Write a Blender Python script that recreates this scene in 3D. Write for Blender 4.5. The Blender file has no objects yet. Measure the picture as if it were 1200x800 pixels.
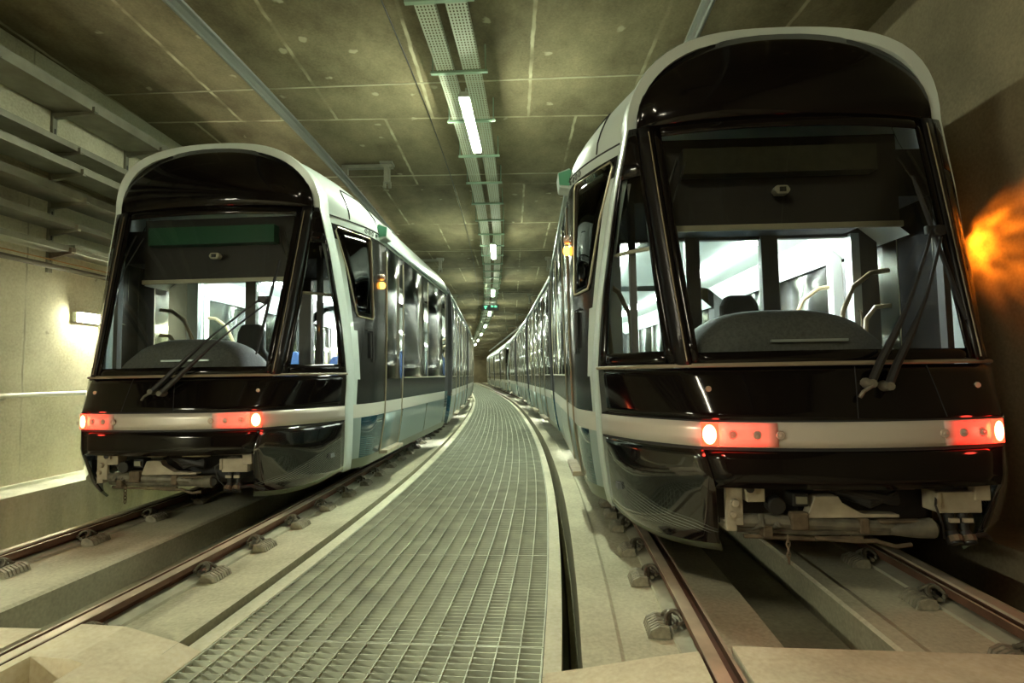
import bpy, bmesh, math, random
from math import sin, cos, pi, radians
from mathutils import Matrix, Vector
random.seed(7)
C = bpy.context.scene.collection
sc = bpy.context.scene

# ------------------------------------------------------------------ materials
def new_mat(name):
    m = bpy.data.materials.new(name); m.use_nodes = True
    nt = m.node_tree; nt.nodes.clear()
    out = nt.nodes.new('ShaderNodeOutputMaterial')
    return m, nt, out
def N(nt, t, **kw):
    n = nt.nodes.new(t)
    for k, v in kw.items():
        if k.startswith('i_'):
            n.inputs[k[2:].replace('_', ' ')].default_value = v
        else: setattr(n, k, v)
    return n
def rgba(c): return (c[0], c[1], c[2], 1)
def ramp(nt, stops):
    r = nt.nodes.new('ShaderNodeValToRGB')
    e = r.color_ramp.elements
    while len(e) < len(stops): e.new(0.5)
    for i, (p, c) in enumerate(stops):
        e[i].position = p; e[i].color = rgba(c) if len(c) == 3 else c
    return r
def simple(name, col, rough=.5, metal=0, spec=.5, noise=0, nscale=8, coat=0, bump=0):
    m, nt, out = new_mat(name)
    b = N(nt, 'ShaderNodeBsdfPrincipled')
    b.inputs['Base Color'].default_value = rgba(col)
    b.inputs['Roughness'].default_value = rough; b.inputs['Metallic'].default_value = metal
    b.inputs['Specular IOR Level'].default_value = spec
    b.inputs['Coat Weight'].default_value = coat; b.inputs['Coat Roughness'].default_value = .03
    if noise:
        tc = N(nt, 'ShaderNodeTexCoord'); nz = N(nt, 'ShaderNodeTexNoise')
        nz.inputs['Scale'].default_value = nscale; nz.inputs['Detail'].default_value = 6
        nt.links.new(tc.outputs['Object'], nz.inputs['Vector'])
        r = ramp(nt, [(.3, [c*(1-noise) for c in col]), (.7, [min(1, c*(1+noise)) for c in col])])
        nt.links.new(nz.outputs['Fac'], r.inputs['Fac']); nt.links.new(r.outputs['Color'], b.inputs['Base Color'])
        if bump:
            bp = N(nt, 'ShaderNodeBump'); bp.inputs['Strength'].default_value = bump; bp.inputs['Distance'].default_value = .01
            nt.links.new(nz.outputs['Fac'], bp.inputs['Height']); nt.links.new(bp.outputs['Normal'], b.inputs['Normal'])
    nt.links.new(b.outputs[0], out.inputs[0])
    return m
def emis(name, col, st):
    m, nt, out = new_mat(name)
    e = N(nt, 'ShaderNodeEmission'); e.inputs[0].default_value = rgba(col); e.inputs[1].default_value = st
    nt.links.new(e.outputs[0], out.inputs[0]); return m
def glass(name, tint, ior=1.45, rough=.01, dirt=0):
    m, nt, out = new_mat(name)
    t = N(nt, 'ShaderNodeBsdfTransparent'); t.inputs[0].default_value = rgba(tint)
    g = N(nt, 'ShaderNodeBsdfGlossy'); g.inputs['Roughness'].default_value = rough
    f = N(nt, 'ShaderNodeFresnel'); f.inputs[0].default_value = ior
    mx = N(nt, 'ShaderNodeMixShader')
    nt.links.new(f.outputs[0], mx.inputs[0]); nt.links.new(t.outputs[0], mx.inputs[1]); nt.links.new(g.outputs[0], mx.inputs[2])
    last = mx
    if dirt:
        tc = N(nt, 'ShaderNodeTexCoord'); nz = N(nt, 'ShaderNodeTexNoise')
        nz.inputs['Scale'].default_value = 160; nz.inputs['Detail'].default_value = 2
        nt.links.new(tc.outputs['Object'], nz.inputs['Vector'])
        n2 = N(nt, 'ShaderNodeTexNoise'); n2.inputs['Scale'].default_value = 2.2
        nt.links.new(tc.outputs['Object'], n2.inputs['Vector'])
        r = ramp(nt, [(.66, (0, 0, 0)), (.74, (1, 1, 1))]); nt.links.new(nz.outputs['Fac'], r.inputs[0])
        r2 = ramp(nt, [(.5, (0, 0, 0)), (.75, (1, 1, 1))]); nt.links.new(n2.outputs['Fac'], r2.inputs[0])
        mu = N(nt, 'ShaderNodeMath', operation='MULTIPLY'); nt.links.new(r.outputs[0], mu.inputs[0]); nt.links.new(r2.outputs[0], mu.inputs[1])
        m3 = N(nt, 'ShaderNodeMath', operation='MULTIPLY'); m3.inputs[1].default_value = dirt; nt.links.new(mu.outputs[0], m3.inputs[0])
        d = N(nt, 'ShaderNodeBsdfDiffuse'); d.inputs[0].default_value = (.55, .52, .45, 1)
        m2 = N(nt, 'ShaderNodeMixShader')
        nt.links.new(m3.outputs[0], m2.inputs[0]); nt.links.new(mx.outputs[0], m2.inputs[1]); nt.links.new(d.outputs[0], m2.inputs[2])
        last = m2
    nt.links.new(last.outputs[0], out.inputs[0]); return m
def concrete(name, dark, light, scale=1.5, rough=.85, lines=None, bump=.25, stain=None, streak=False):
    """lines = (swap, offset, brick_width, row_height, mortar, colour)"""
    m, nt, out = new_mat(name)
    b = N(nt, 'ShaderNodeBsdfPrincipled'); b.inputs['Roughness'].default_value = rough
    b.inputs['Specular IOR Level'].default_value = .25
    tc = N(nt, 'ShaderNodeTexCoord')
    n1 = N(nt, 'ShaderNodeTexNoise'); n1.inputs['Scale'].default_value = scale; n1.inputs['Detail'].default_value = 8; n1.inputs['Roughness'].default_value = .62
    n2 = N(nt, 'ShaderNodeTexNoise'); n2.inputs['Scale'].default_value = 45; n2.inputs['Detail'].default_value = 4
    if streak:
        mp = N(nt, 'ShaderNodeMapping'); mp.inputs['Scale'].default_value = streak
        nt.links.new(tc.outputs['Object'], mp.inputs[0]); nt.links.new(mp.outputs[0], n1.inputs['Vector'])
    else: nt.links.new(tc.outputs['Object'], n1.inputs['Vector'])
    nt.links.new(tc.outputs['Object'], n2.inputs['Vector'])
    r = ramp(nt, [(.32, dark), (.68, light)]); nt.links.new(n1.outputs['Fac'], r.inputs[0])
    mx = N(nt, 'ShaderNodeMixRGB', blend_type='OVERLAY'); mx.inputs[0].default_value = .35
    nt.links.new(r.outputs[0], mx.inputs[1]); nt.links.new(n2.outputs['Fac'], mx.inputs[2])
    last = mx
    if stain:
        v = N(nt, 'ShaderNodeTexVoronoi'); v.inputs['Scale'].default_value = stain[0]; v.inputs['Randomness'].default_value = .75
        n3 = N(nt, 'ShaderNodeTexNoise'); n3.inputs['Scale'].default_value = 9
        nt.links.new(tc.outputs['Object'], n3.inputs['Vector'])
        ad = N(nt, 'ShaderNodeMixRGB', blend_type='ADD'); ad.inputs[0].default_value = .12
        nt.links.new(tc.outputs['Object'], ad.inputs[1]); nt.links.new(n3.outputs['Color'], ad.inputs[2])
        nt.links.new(ad.outputs[0], v.inputs['Vector'])
        rr = ramp(nt, [(stain[1], (1, 1, 1)), (stain[1]*1.6, (0, 0, 0))]); nt.links.new(v.outputs['Distance'], rr.inputs[0])
        ms = N(nt, 'ShaderNodeMixRGB'); ms.inputs[2].default_value = rgba(stain[2])
        mul = N(nt, 'ShaderNodeMath', operation='MULTIPLY'); mul.inputs[1].default_value = .65
        nt.links.new(rr.outputs[0], mul.inputs[0]); nt.links.new(mul.outputs[0], ms.inputs[0])
        nt.links.new(last.outputs[0], ms.inputs[1]); last = ms
    if lines:
        sep = N(nt, 'ShaderNodeSeparateXYZ'); nt.links.new(tc.outputs['Object'], sep.inputs[0])
        cb = N(nt, 'ShaderNodeCombineXYZ')
        nt.links.new(sep.outputs[lines[0][0]], cb.inputs[0]); nt.links.new(sep.outputs[lines[0][1]], cb.inputs[1])
        mp2 = N(nt, 'ShaderNodeMapping'); mp2.inputs['Location'].default_value = (lines[1][0], lines[1][1], 0)
        nt.links.new(cb.outputs[0], mp2.inputs[0])
        nd = N(nt, 'ShaderNodeTexNoise'); nd.inputs['Scale'].default_value = 6; nt.links.new(tc.outputs['Object'], nd.inputs['Vector'])
        ad2 = N(nt, 'ShaderNodeMixRGB', blend_type='ADD'); ad2.inputs[0].default_value = .03
        nt.links.new(mp2.outputs[0], ad2.inputs[1]); nt.links.new(nd.outputs['Color'], ad2.inputs[2])
        br = N(nt, 'ShaderNodeTexBrick'); br.offset = lines[6] if len(lines) > 6 else 0.0; br.inputs['Scale'].default_value = 1
        br.inputs['Brick Width'].default_value = lines[2]; br.inputs['Row Height'].default_value = lines[3]
        br.inputs['Mortar Size'].default_value = lines[4]; br.inputs['Mortar Smooth'].default_value = .6
        nt.links.new(ad2.outputs[0], br.inputs['Vector'])
        nl = N(nt, 'ShaderNodeTexNoise'); nl.inputs['Scale'].default_value = 2.3; nt.links.new(tc.outputs['Object'], nl.inputs['Vector'])
        rl = ramp(nt, [(.38, (.1, .1, .1)), (.62, (1, 1, 1))]); nt.links.new(nl.outputs['Fac'], rl.inputs[0])
        mm = N(nt, 'ShaderNodeMath', operation='MULTIPLY'); nt.links.new(br.outputs['Fac'], mm.inputs[0]); nt.links.new(rl.outputs[0], mm.inputs[1])
        ml = N(nt, 'ShaderNodeMixRGB'); ml.inputs[2].default_value = rgba(lines[5])
        nt.links.new(mm.outputs[0], ml.inputs[0]); nt.links.new(last.outputs[0], ml.inputs[1]); last = ml
    nt.links.new(last.outputs[0], b.inputs['Base Color'])
    bp = N(nt, 'ShaderNodeBump'); bp.inputs['Strength'].default_value = bump; bp.inputs['Distance'].default_value = .02
    nt.links.new(n1.outputs['Fac'], bp.inputs['Height']); nt.links.new(bp.outputs[0], b.inputs['Normal'])
    nt.links.new(b.outputs[0], out.inputs[0]); return m

M = {}
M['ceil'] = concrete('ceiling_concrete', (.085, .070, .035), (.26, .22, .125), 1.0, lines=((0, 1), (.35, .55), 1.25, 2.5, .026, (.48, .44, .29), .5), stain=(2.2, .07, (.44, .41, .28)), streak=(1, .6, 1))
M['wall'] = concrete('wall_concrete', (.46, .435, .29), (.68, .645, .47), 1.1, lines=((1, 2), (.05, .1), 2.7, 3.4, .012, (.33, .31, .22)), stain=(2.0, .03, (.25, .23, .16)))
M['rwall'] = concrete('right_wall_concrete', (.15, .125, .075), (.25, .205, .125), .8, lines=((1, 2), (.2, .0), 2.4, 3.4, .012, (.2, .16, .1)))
M['ledge'] = concrete('ledge_concrete', (.52, .53, .40), (.80, .79, .62), 2.2, streak=(1, 1.6, .35))
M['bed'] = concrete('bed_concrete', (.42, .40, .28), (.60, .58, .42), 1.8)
M['trench'] = concrete('shaded_trench_concrete', (.23, .22, .15), (.33, .31, .21), 1.6)  # bed concrete darkened, shade of the sunken faces put into its colour
M['slab'] = concrete('slab_concrete', (.56, .49, .34), (.76, .69, .50), 2.6, stain=(1.6, .09, (.52, .49, .38)))
M['joint'] = simple('ceiling_joint_mortar', (.36, .33, .22), .9, noise=.35, nscale=3)
M['kerb'] = concrete('kerb_concrete', (.58, .57, .42), (.76, .74, .56), 2.5)
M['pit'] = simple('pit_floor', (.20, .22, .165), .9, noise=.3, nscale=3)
M['galv'] = simple('galvanised_grating', (.52, .55, .43), .5, .15, noise=.18, nscale=6)
M['railhead'] = simple('polished_rail', (.52, .44, .32), .45, .35, noise=.25, nscale=5)
M['railgroove'] = simple('rail_groove', (.12, .06, .035), .6, .2, noise=.3, nscale=9)
M['railrust'] = simple('rusty_rail', (.14, .060, .034), .75, .1, noise=.4, nscale=9)
M['railfoot'] = simple('grey_rail_foot', (.42, .41, .30), .7, 0, noise=.2, nscale=7)
M['fast'] = simple('fastener_iron', (.30, .275, .20), .6, .3, noise=.3, nscale=30)
M['clip'] = simple('clip_steel', (.16, .145, .105), .45, .6, noise=.3, nscale=30)
M['black'] = simple('black_gloss', (.0035, .0025, .0025), .10, 0, .22, coat=.18)
M['blacks'] = simple('black_satin', (.006, .005, .005), .28, 0, .35)
M['blackm'] = simple('black_matt', (.012, .011, .010), .55)
M['rubber'] = simple('black_rubber', (.010, .010, .010), .7)
M['white'] = simple('pearl_white_paint', (.58, .66, .62), .30, .1, .5, coat=.4)
M['band'] = simple('silver_band', (.52, .48, .42), .3, .2, .5, coat=.5)
M['bandside'] = simple('white_band', (.66, .65, .57), .3, .1, .5, coat=.5)
M['teal'] = simple('teal_paint', (.010, .055, .085), .15, 0, .5, coat=1)
M['panel'] = simple('grey_teal_panel', (.18, .25, .245), .28, .15, .5, coat=.4)
M['pale'] = simple('pale_grey_paint', (.34, .43, .42), .28, .2, coat=.6)
M['olive'] = simple('olive_skirt_edge', (.13, .15, .10), .35, .1, coat=.3)
M['dark'] = simple('dark_window_band', (.016, .016, .014), .24, 0, .3)
M['chrome'] = simple('gold_grey_trim', (.42, .38, .27), .35, .7)
M['trim'] = simple('beige_trim', (.22, .18, .12), .45)
M['glass'] = glass('clear_glass', (.90, .95, .92), dirt=.35)
M['tint'] = glass('tinted_glass', (.66, .68, .62), 1.28, .13)
M['darkglass'] = glass('dark_glass', (.05, .055, .05), 1.45)
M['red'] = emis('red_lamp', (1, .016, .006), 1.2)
def glow_lens():  # lens emission fading inboard paints in the tail lamp's red spill
    m, nt, out = new_mat('red_lens_glow')
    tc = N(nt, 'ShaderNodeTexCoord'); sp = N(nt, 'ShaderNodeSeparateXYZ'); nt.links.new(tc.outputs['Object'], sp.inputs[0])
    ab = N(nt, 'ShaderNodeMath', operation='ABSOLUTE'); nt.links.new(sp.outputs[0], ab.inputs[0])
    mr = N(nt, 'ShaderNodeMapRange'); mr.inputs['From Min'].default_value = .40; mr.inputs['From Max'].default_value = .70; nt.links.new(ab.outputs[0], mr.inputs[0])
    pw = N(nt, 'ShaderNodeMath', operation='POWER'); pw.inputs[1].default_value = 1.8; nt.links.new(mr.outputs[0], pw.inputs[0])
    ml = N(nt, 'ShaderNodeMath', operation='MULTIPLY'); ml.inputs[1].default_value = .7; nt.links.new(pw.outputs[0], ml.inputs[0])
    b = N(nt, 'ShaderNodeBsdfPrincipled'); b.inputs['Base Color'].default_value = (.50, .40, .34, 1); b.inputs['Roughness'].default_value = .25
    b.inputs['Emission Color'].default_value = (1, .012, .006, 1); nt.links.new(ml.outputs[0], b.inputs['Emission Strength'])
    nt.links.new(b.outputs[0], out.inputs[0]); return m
M['redglow'] = glow_lens()
M['redhot'] = emis('red_lamp_core', (1, .42, .12), 1.4)
M['redlens'] = simple('red_lens', (.62, .05, .04), .2, coat=1)
M['amber'] = emis('amber_lamp', (1, .32, .03), 1.0)
M['lens'] = simple('lamp_glass', (.5, .4, .33), .15, .2, coat=1)
M['tube'] = emis('tube_light', (.90, 1.0, .77), 25)
M['warmtube'] = emis('warm_tube_light', (1.0, .92, .68), 13)
M['walltube'] = emis('wall_tube_light', (1.0, 1.0, .76), 27)
M['green'] = emis('green_sign', (.15, .9, .4), .15)
M['cabin_light'] = emis('saloon_light', (.93, 1.0, .96), 8)
M['inwhite'] = simple('interior_white', (.72, .75, .72), .45)
M['inceil'] = simple('interior_ceiling', (.80, .84, .80), .4)
M['infloor'] = simple('interior_floor', (.10, .11, .11), .6)
M['ingrey'] = simple('interior_grey', (.13, .12, .11), .55)
M['dash'] = simple('dashboard_grey', (.10, .098, .09), .75, noise=.25, nscale=60)
M['insilver'] = simple('silver_post', (.52, .56, .56), .35, .4)
M['pole'] = simple('beige_handrail', (.36, .28, .16), .35)
M['seat'] = simple('seat_fabric', (.020, .055, .16), .7)
M['seatd'] = simple('driver_seat_fabric', (.016, .016, .016), .75)
M['blind'] = simple('sun_blind', (.026, .021, .018), .7)
M['sheer'] = glass('sheer_blind', (.16, .16, .15), 1.1)
M['blindbar'] = simple('blind_bar', (.42, .38, .28), .5)
M['display'] = simple('display_glass', (.035, .034, .022), .3, noise=.2, nscale=20)
M['displayg'] = simple('green_display', (.012, .075, .035), .3)
M['steel'] = simple('grimy_steel', (.15, .138, .105), .55, .4, noise=.35, nscale=14, bump=.3)
M['rustst'] = simple('rusty_steel', (.13, .095, .058), .7, .25, noise=.4, nscale=18, bump=.3)
M['cream'] = simple('cream_bracket', (.37, .32, .235), .6, noise=.2, nscale=12)
M['wire'] = simple('black_hose', (.02, .018, .016), .5)
M['zinc'] = simple('zinc_tray', (.27, .265, .20), .5, .4, noise=.2, nscale=5)
M['zincg'] = simple('green_zinc_strap', (.30, .42, .30), .5, .2)
M['pipe'] = simple('dark_pipe', (.10, .085, .055), .6, .2)
M['pipeo'] = simple('orange_cable', (.42, .22, .07), .6)
M['handrail'] = simple('wall_handrail', (.56, .55, .44), .4, .3)
M['alu'] = simple('aluminium_conductor', (.20, .205, .18), .45, .55)
M['fixture'] = simple('fixture_body', (.40, .44, .36), .5)
M['camgreen'] = simple('green_camera_face', (.10, .36, .22), .4)
M['blue'] = simple('blue_notice', (.05, .10, .32), .5)
M['text'] = simple('grey_lettering', (.10, .11, .10), .5)
# perforated tray: holes are really open
def perforated():
    m, nt, out = new_mat('perforated_zinc')
    b = N(nt, 'ShaderNodeBsdfPrincipled'); b.inputs['Base Color'].default_value = (.46, .49, .37, 1); b.inputs['Roughness'].default_value = .5; b.inputs['Metallic'].default_value = .2
    t = N(nt, 'ShaderNodeBsdfTransparent')
    uv = N(nt, 'ShaderNodeUVMap')
    br = N(nt, 'ShaderNodeTexBrick'); br.offset = 0; br.inputs['Scale'].default_value = 1
    br.inputs['Brick Width'].default_value = .030; br.inputs['Row Height'].default_value = .040; br.inputs['Mortar Size'].default_value = .0085; br.inputs['Mortar Smooth'].default_value = 0
    nt.links.new(uv.outputs[0], br.inputs['Vector'])
    mx = N(nt, 'ShaderNodeMixShader')
    nt.links.new(br.outputs['Fac'], mx.inputs[0]); nt.links.new(t.outputs[0], mx.inputs[1]); nt.links.new(b.outputs[0], mx.inputs[2])
    nt.links.new(mx.outputs[0], out.inputs[0]); return m
M['perf'] = perforated()
# skirt with the fine wave lines printed on it (object space of the skirt)
def wavy(name, base, line, lo, hi, slope=0.0):
    m, nt, out = new_mat(name)
    b = N(nt, 'ShaderNodeBsdfPrincipled'); b.inputs['Roughness'].default_value = .12; b.inputs['Coat Weight'].default_value = 1; b.inputs['Coat Roughness'].default_value = .03
    tc = N(nt, 'ShaderNodeTexCoord'); sep = N(nt, 'ShaderNodeSeparateXYZ'); nt.links.new(tc.outputs['Object'], sep.inputs[0])
    ny = N(nt, 'ShaderNodeTexNoise'); ny.noise_dimensions = '3D'; ny.inputs['Scale'].default_value = 2.6; ny.inputs['Detail'].default_value = 1
    mp = N(nt, 'ShaderNodeMapping'); mp.inputs['Scale'].default_value = (1, 1, .8); nt.links.new(tc.outputs['Object'], mp.inputs[0]); nt.links.new(mp.outputs[0], ny.inputs['Vector'])
    a = N(nt, 'ShaderNodeMath', operation='MULTIPLY_ADD'); a.inputs[1].default_value = .10
    sl = N(nt, 'ShaderNodeMath', operation='MULTIPLY_ADD'); sl.inputs[1].default_value = -slope
    nt.links.new(sep.outputs[1], sl.inputs[0]); nt.links.new(sep.outputs[2], sl.inputs[2])
    nt.links.new(ny.outputs['Fac'], a.inputs[0]); nt.links.new(sl.outputs[0], a.inputs[2])
    s = N(nt, 'ShaderNodeMath', operation='MULTIPLY'); s.inputs[1].default_value = 2*pi/.020; nt.links.new(a.outputs[0], s.inputs[0])
    sn = N(nt, 'ShaderNodeMath', operation='SINE'); nt.links.new(s.outputs[0], sn.inputs[0])
    gt = ramp(nt, [(.72, (0, 0, 0)), (.95, (1, 1, 1))]); nt.links.new(sn.outputs[0], gt.inputs[0])
    mr = N(nt, 'ShaderNodeMapRange'); mr.inputs['From Min'].default_value = hi; mr.inputs['From Max'].default_value = hi-.03; nt.links.new(a.outputs[0], mr.inputs[0])
    mr2 = N(nt, 'ShaderNodeMapRange'); mr2.inputs['From Min'].default_value = lo; mr2.inputs['From Max'].default_value = lo+.02; nt.links.new(sep.outputs[2], mr2.inputs[0])
    m1 = N(nt, 'ShaderNodeMath', operation='MULTIPLY'); nt.links.new(mr.outputs[0], m1.inputs[0]); nt.links.new(mr2.outputs[0], m1.inputs[1])
    fld = N(nt, 'ShaderNodeMixRGB'); fld.inputs[1].default_value = rgba(base); fld.inputs[2].default_value = rgba([c+(l-c)*.16 for c, l in zip(base, line)])
    nt.links.new(m1.outputs[0], fld.inputs[0])
    m2 = N(nt, 'ShaderNodeMath', operation='MULTIPLY'); nt.links.new(m1.outputs[0], m2.inputs[0]); nt.links.new(gt.outputs[0], m2.inputs[1])
    mx = N(nt, 'ShaderNodeMixRGB'); mx.inputs[2].default_value = rgba(line)
    nt.links.new(fld.outputs[0], mx.inputs[1]); nt.links.new(m2.outputs[0], mx.inputs[0])
    nt.links.new(mx.outputs[0], b.inputs['Base Color']); nt.links.new(b.outputs[0], out.inputs[0]); return m
M['skirt'] = wavy('black_skirt_wave_print', (.005, .005, .005), (.17, .18, .16), .27, .34, .45)
M['tealw'] = wavy('teal_skirt_wave_print', (.012, .060, .085), (.14, .22, .22), .30, .62)

# ------------------------------------------------------------------ mesh builder
class MB:
    def __init__(s, xf=None): s.v = []; s.f = []; s.m = []; s.uv = []; s.xf = xf; s.smooth = False
    def P(s, p):
        if s.xf: p = s.xf(p)
        s.v.append(tuple(p)); return len(s.v)-1
    def face(s, pts, mi=0):
        s.f.append([s.P(p) for p in pts]); s.m.append(mi)
    def box(s, a, b, mi=0):
        x0, y0, z0 = a; x1, y1, z1 = b
        i = [s.P(p) for p in ((x0,y0,z0),(x1,y0,z0),(x1,y1,z0),(x0,y1,z0),(x0,y0,z1),(x1,y0,z1),(x1,y1,z1),(x0,y1,z1))]
        for q in ((0,3,2,1),(4,5,6,7),(0,1,5,4),(1,2,6,5),(2,3,7,6),(3,0,4,7)): s.f.append([i[k] for k in q]); s.m.append(mi)
    def grid(s, rows, mi=0, skip=None):
        idx = [[s.P(p) for p in r] for r in rows]
        for a in range(len(rows)-1):
            for b in range(len(rows[0])-1):
                k = mi(a, b) if callable(mi) else mi
                if k is None: continue
                s.f.append([idx[a][b], idx[a][b+1], idx[a+1][b+1], idx[a+1][b]]); s.m.append(k)
    def tube(s, pts, r, n=8, mi=0, cap=True):
        pts = [Vector(p) for p in pts]; rings = []
        for i, p in enumerate(pts):
            d = (pts[min(i+1, len(pts)-1)]-pts[max(i-1, 0)]).normalized()
            a = d.orthogonal().normalized() if i == 0 else (rings_a - d*rings_a.dot(d)).normalized()
            rings_a = a; b = d.cross(a)
            rr = r[i] if isinstance(r, (list, tuple)) else r
            rings.append([s.P(p+a*rr*cos(2*pi*k/n)+b*rr*sin(2*pi*k/n)) for k in range(n)])
        for i in range(len(rings)-1):
            for k in range(n):
                s.f.append([rings[i][k], rings[i][(k+1)%n], rings[i+1][(k+1)%n], rings[i+1][k]]); s.m.append(mi)
        if cap:
            s.f.append(rings[0][::-1]); s.m.append(mi); s.f.append(rings[-1]); s.m.append(mi)
    def prism(s, prof, axis_pts, mi=0, cap=True):
        """prof: list of (a,b); axis_pts: function list i-> callable (a,b)->point"""
        rings = [[s.P(fn(a, b)) for a, b in prof] for fn in axis_pts]
        n = len(prof)
        for i in range(len(rings)-1):
            for k in range(n):
                j = (k+1) % n
                mk = mi(k) if callable(mi) else mi
                s.f.append([rings[i][k], rings[i][j], rings[i+1][j], rings[i+1][k]]); s.m.append(mk)
        if cap:
            m0 = mi(0) if callable(mi) else mi
            s.f.append(rings[0][::-1]); s.m.append(m0); s.f.append(list(rings[-1])); s.m.append(m0)
    def build(s, name, mats, parent=None, smooth=False, bevel=0, solid=0, sub=0, autosmooth=40, weld=True):
        me = bpy.data.meshes.new(name); me.from_pydata(s.v, [], s.f)
        if not isinstance(mats, (list, tuple)): mats = [mats]
        for m in mats: me.materials.append(m)
        for p, k in zip(me.polygons, s.m): p.material_index = k
        bm = bmesh.new(); bm.from_mesh(me)
        if weld: bmesh.ops.remove_doubles(bm, verts=bm.verts, dist=1e-5)
        bmesh.ops.recalc_face_normals(bm, faces=bm.faces)
        if smooth:
            for f in bm.faces: f.smooth = True
            for e in bm.edges:
                if len(e.link_faces) == 2 and e.calc_face_angle(0) > radians(autosmooth): e.smooth = False
        bm.to_mesh(me); bm.free()
        o = bpy.data.objects.new(name, me); C.objects.link(o)
        if parent: o.parent = parent
        if sub:
            q = o.modifiers.new('s', 'SUBSURF'); q.levels = sub; q.render_levels = sub
        if solid:
            q = o.modifiers.new('t', 'SOLIDIFY'); q.thickness = abs(solid); q.offset = -1 if solid > 0 else 1; q.use_rim = True
        if bevel:
            q = o.modifiers.new('b', 'BEVEL'); q.width = bevel; q.segments = 2; q.limit_method = 'ANGLE'; q.angle_limit = radians(40)
        return o
def tag(o, label, cat, group=None, kind=None):
    if label: o['label'] = label
    if cat: o['category'] = cat
    if group: o['group'] = group
    if kind: o['kind'] = kind
    return o
def empty(name, loc, rz, label, cat, group=None):
    o = bpy.data.objects.new(name, None); C.objects.link(o); o.location = loc; o.rotation_euler = (0, 0, rz); o.empty_display_size = .2
    return tag(o, label, cat, group)
def struct(o, label=None, cat=None):
    o['kind'] = 'structure'
    if label: o['label'] = label
    if cat: o['category'] = cat
    return o
def dup(o, parent=None, loc=None, rz=None):
    c = o.copy(); C.objects.link(c)
    if parent is not None: c.parent = parent
    if loc is not None: c.location = loc
    if rz is not None: c.rotation_euler = (0, 0, rz)
    for ch in list(o.children): dup(ch, c)
    return c
ORD = ['first', 'second', 'third', 'fourth', 'fifth', 'sixth', 'seventh', 'eighth', 'ninth', 'tenth', 'eleventh', 'twelfth', 'thirteenth', 'fourteenth', 'fifteenth', 'sixteenth', 'seventeenth', 'eighteenth', 'nineteenth', 'twentieth',
       'twenty-first', 'twenty-second', 'twenty-third', 'twenty-fourth', 'twenty-fifth', 'twenty-sixth', 'twenty-seventh', 'twenty-eighth', 'twenty-ninth', 'thirtieth', 'thirty-first', 'thirty-second', 'thirty-third', 'thirty-fourth', 'thirty-fifth', 'thirty-sixth', 'thirty-seventh', 'thirty-eighth', 'thirty-ninth', 'fortieth']

# ------------------------------------------------------------------ the curved alignment
HD = [(-12, .13), (0, .115), (2.1, .10), (3, .088), (4, .070), (5, .055), (7.2, .022), (9.7, .0), (12.7, -.020), (16.3, -.034), (20, -.046), (24, -.060), (29, -.078), (36, -.090), (45, -.095), (57, -.100), (70, -.104), (120, -.105)]
def head(y):
    if y <= HD[0][0]: return HD[0][1]
    for (a, p), (b, q) in zip(HD, HD[1:]):
        if y <= b: return p+(q-p)*(y-a)/(b-a)
    return HD[-1][1]
_X = {}
def _build_x():
    step = .05; x = -.665; y = 2.1
    _X[round(y/step)] = x
    k = round(2.1/step)
    xx = x
    for i in range(k, int(100/step)):
        xx += math.tan(head(i*step+step/2))*step; _X[i+1] = xx
    xx = x
    for i in range(k, int(-11/step), -1):
        xx -= math.tan(head(i*step-step/2))*step; _X[i-1] = xx
_build_x()
def cx(y):
    k = y/.05; i = math.floor(k); f = k-i
    return _X[i]*(1-f)+_X[i+1]*f
def P(y, off, z):
    h = head(y)
    return (cx(y)+off*cos(h), y-off*sin(h), z)
def ys(a, b, near=.25):
    out = [a]; y = a
    while y < b-1e-6:
        st = near if y < 12 else (.6 if y < 30 else 2.0)
        y = min(b, y+st); out.append(y)
    return out
def strip(name, prof, a, b, mat, near=.3, smooth=False):
    """extrude a closed lateral profile (off,z) along the alignment"""
    mb = MB()
    mb.prism(prof, [(lambda p, q, y=y: P(y, p, q)) for y in ys(a, b, near)])
    return mb.build(name, mat, smooth=smooth)
TL, TR, G = -2.255, 2.18, .7175       # track centre offsets, half gauge
WL, WR = -.85, .735                   # walkway edges
ZW, ZB, ZT = -.12, -.11, -.30         # walkway, track bed, trench floor
SL = 2.48                             # where the near slab stops
CEIL = 4.52
WALL_L, WALL_R = -4.37, 4.02
END = 95

# ------------------------------------------------------------------ shell of the tunnel
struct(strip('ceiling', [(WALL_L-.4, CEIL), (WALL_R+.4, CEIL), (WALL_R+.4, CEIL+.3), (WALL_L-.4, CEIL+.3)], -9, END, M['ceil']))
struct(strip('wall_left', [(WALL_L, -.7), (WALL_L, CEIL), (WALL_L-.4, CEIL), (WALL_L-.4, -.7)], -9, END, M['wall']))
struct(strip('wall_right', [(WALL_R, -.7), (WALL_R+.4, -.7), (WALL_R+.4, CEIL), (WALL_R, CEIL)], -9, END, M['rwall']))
mb = MB()
for y in (-9.0, END-.3):
    pts = [P(y, WALL_L-.4, -.9), P(y, WALL_R+.4, -.9), P(y, WALL_R+.4, CEIL+.3), P(y, WALL_L-.4, CEIL+.3)]
    q = [P(y-.3 if y < 0 else y+.3, a, b) for a, b in ((WALL_L-.4, -.9), (WALL_R+.4, -.9), (WALL_R+.4, CEIL+.3), (WALL_L-.4, CEIL+.3))]
    mb.face(pts); mb.face(q)
    for i in range(4): mb.face([pts[i], pts[(i+1) % 4], q[(i+1) % 4], q[i]])
struct(mb.build('wall_back', M['rwall']))
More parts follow.
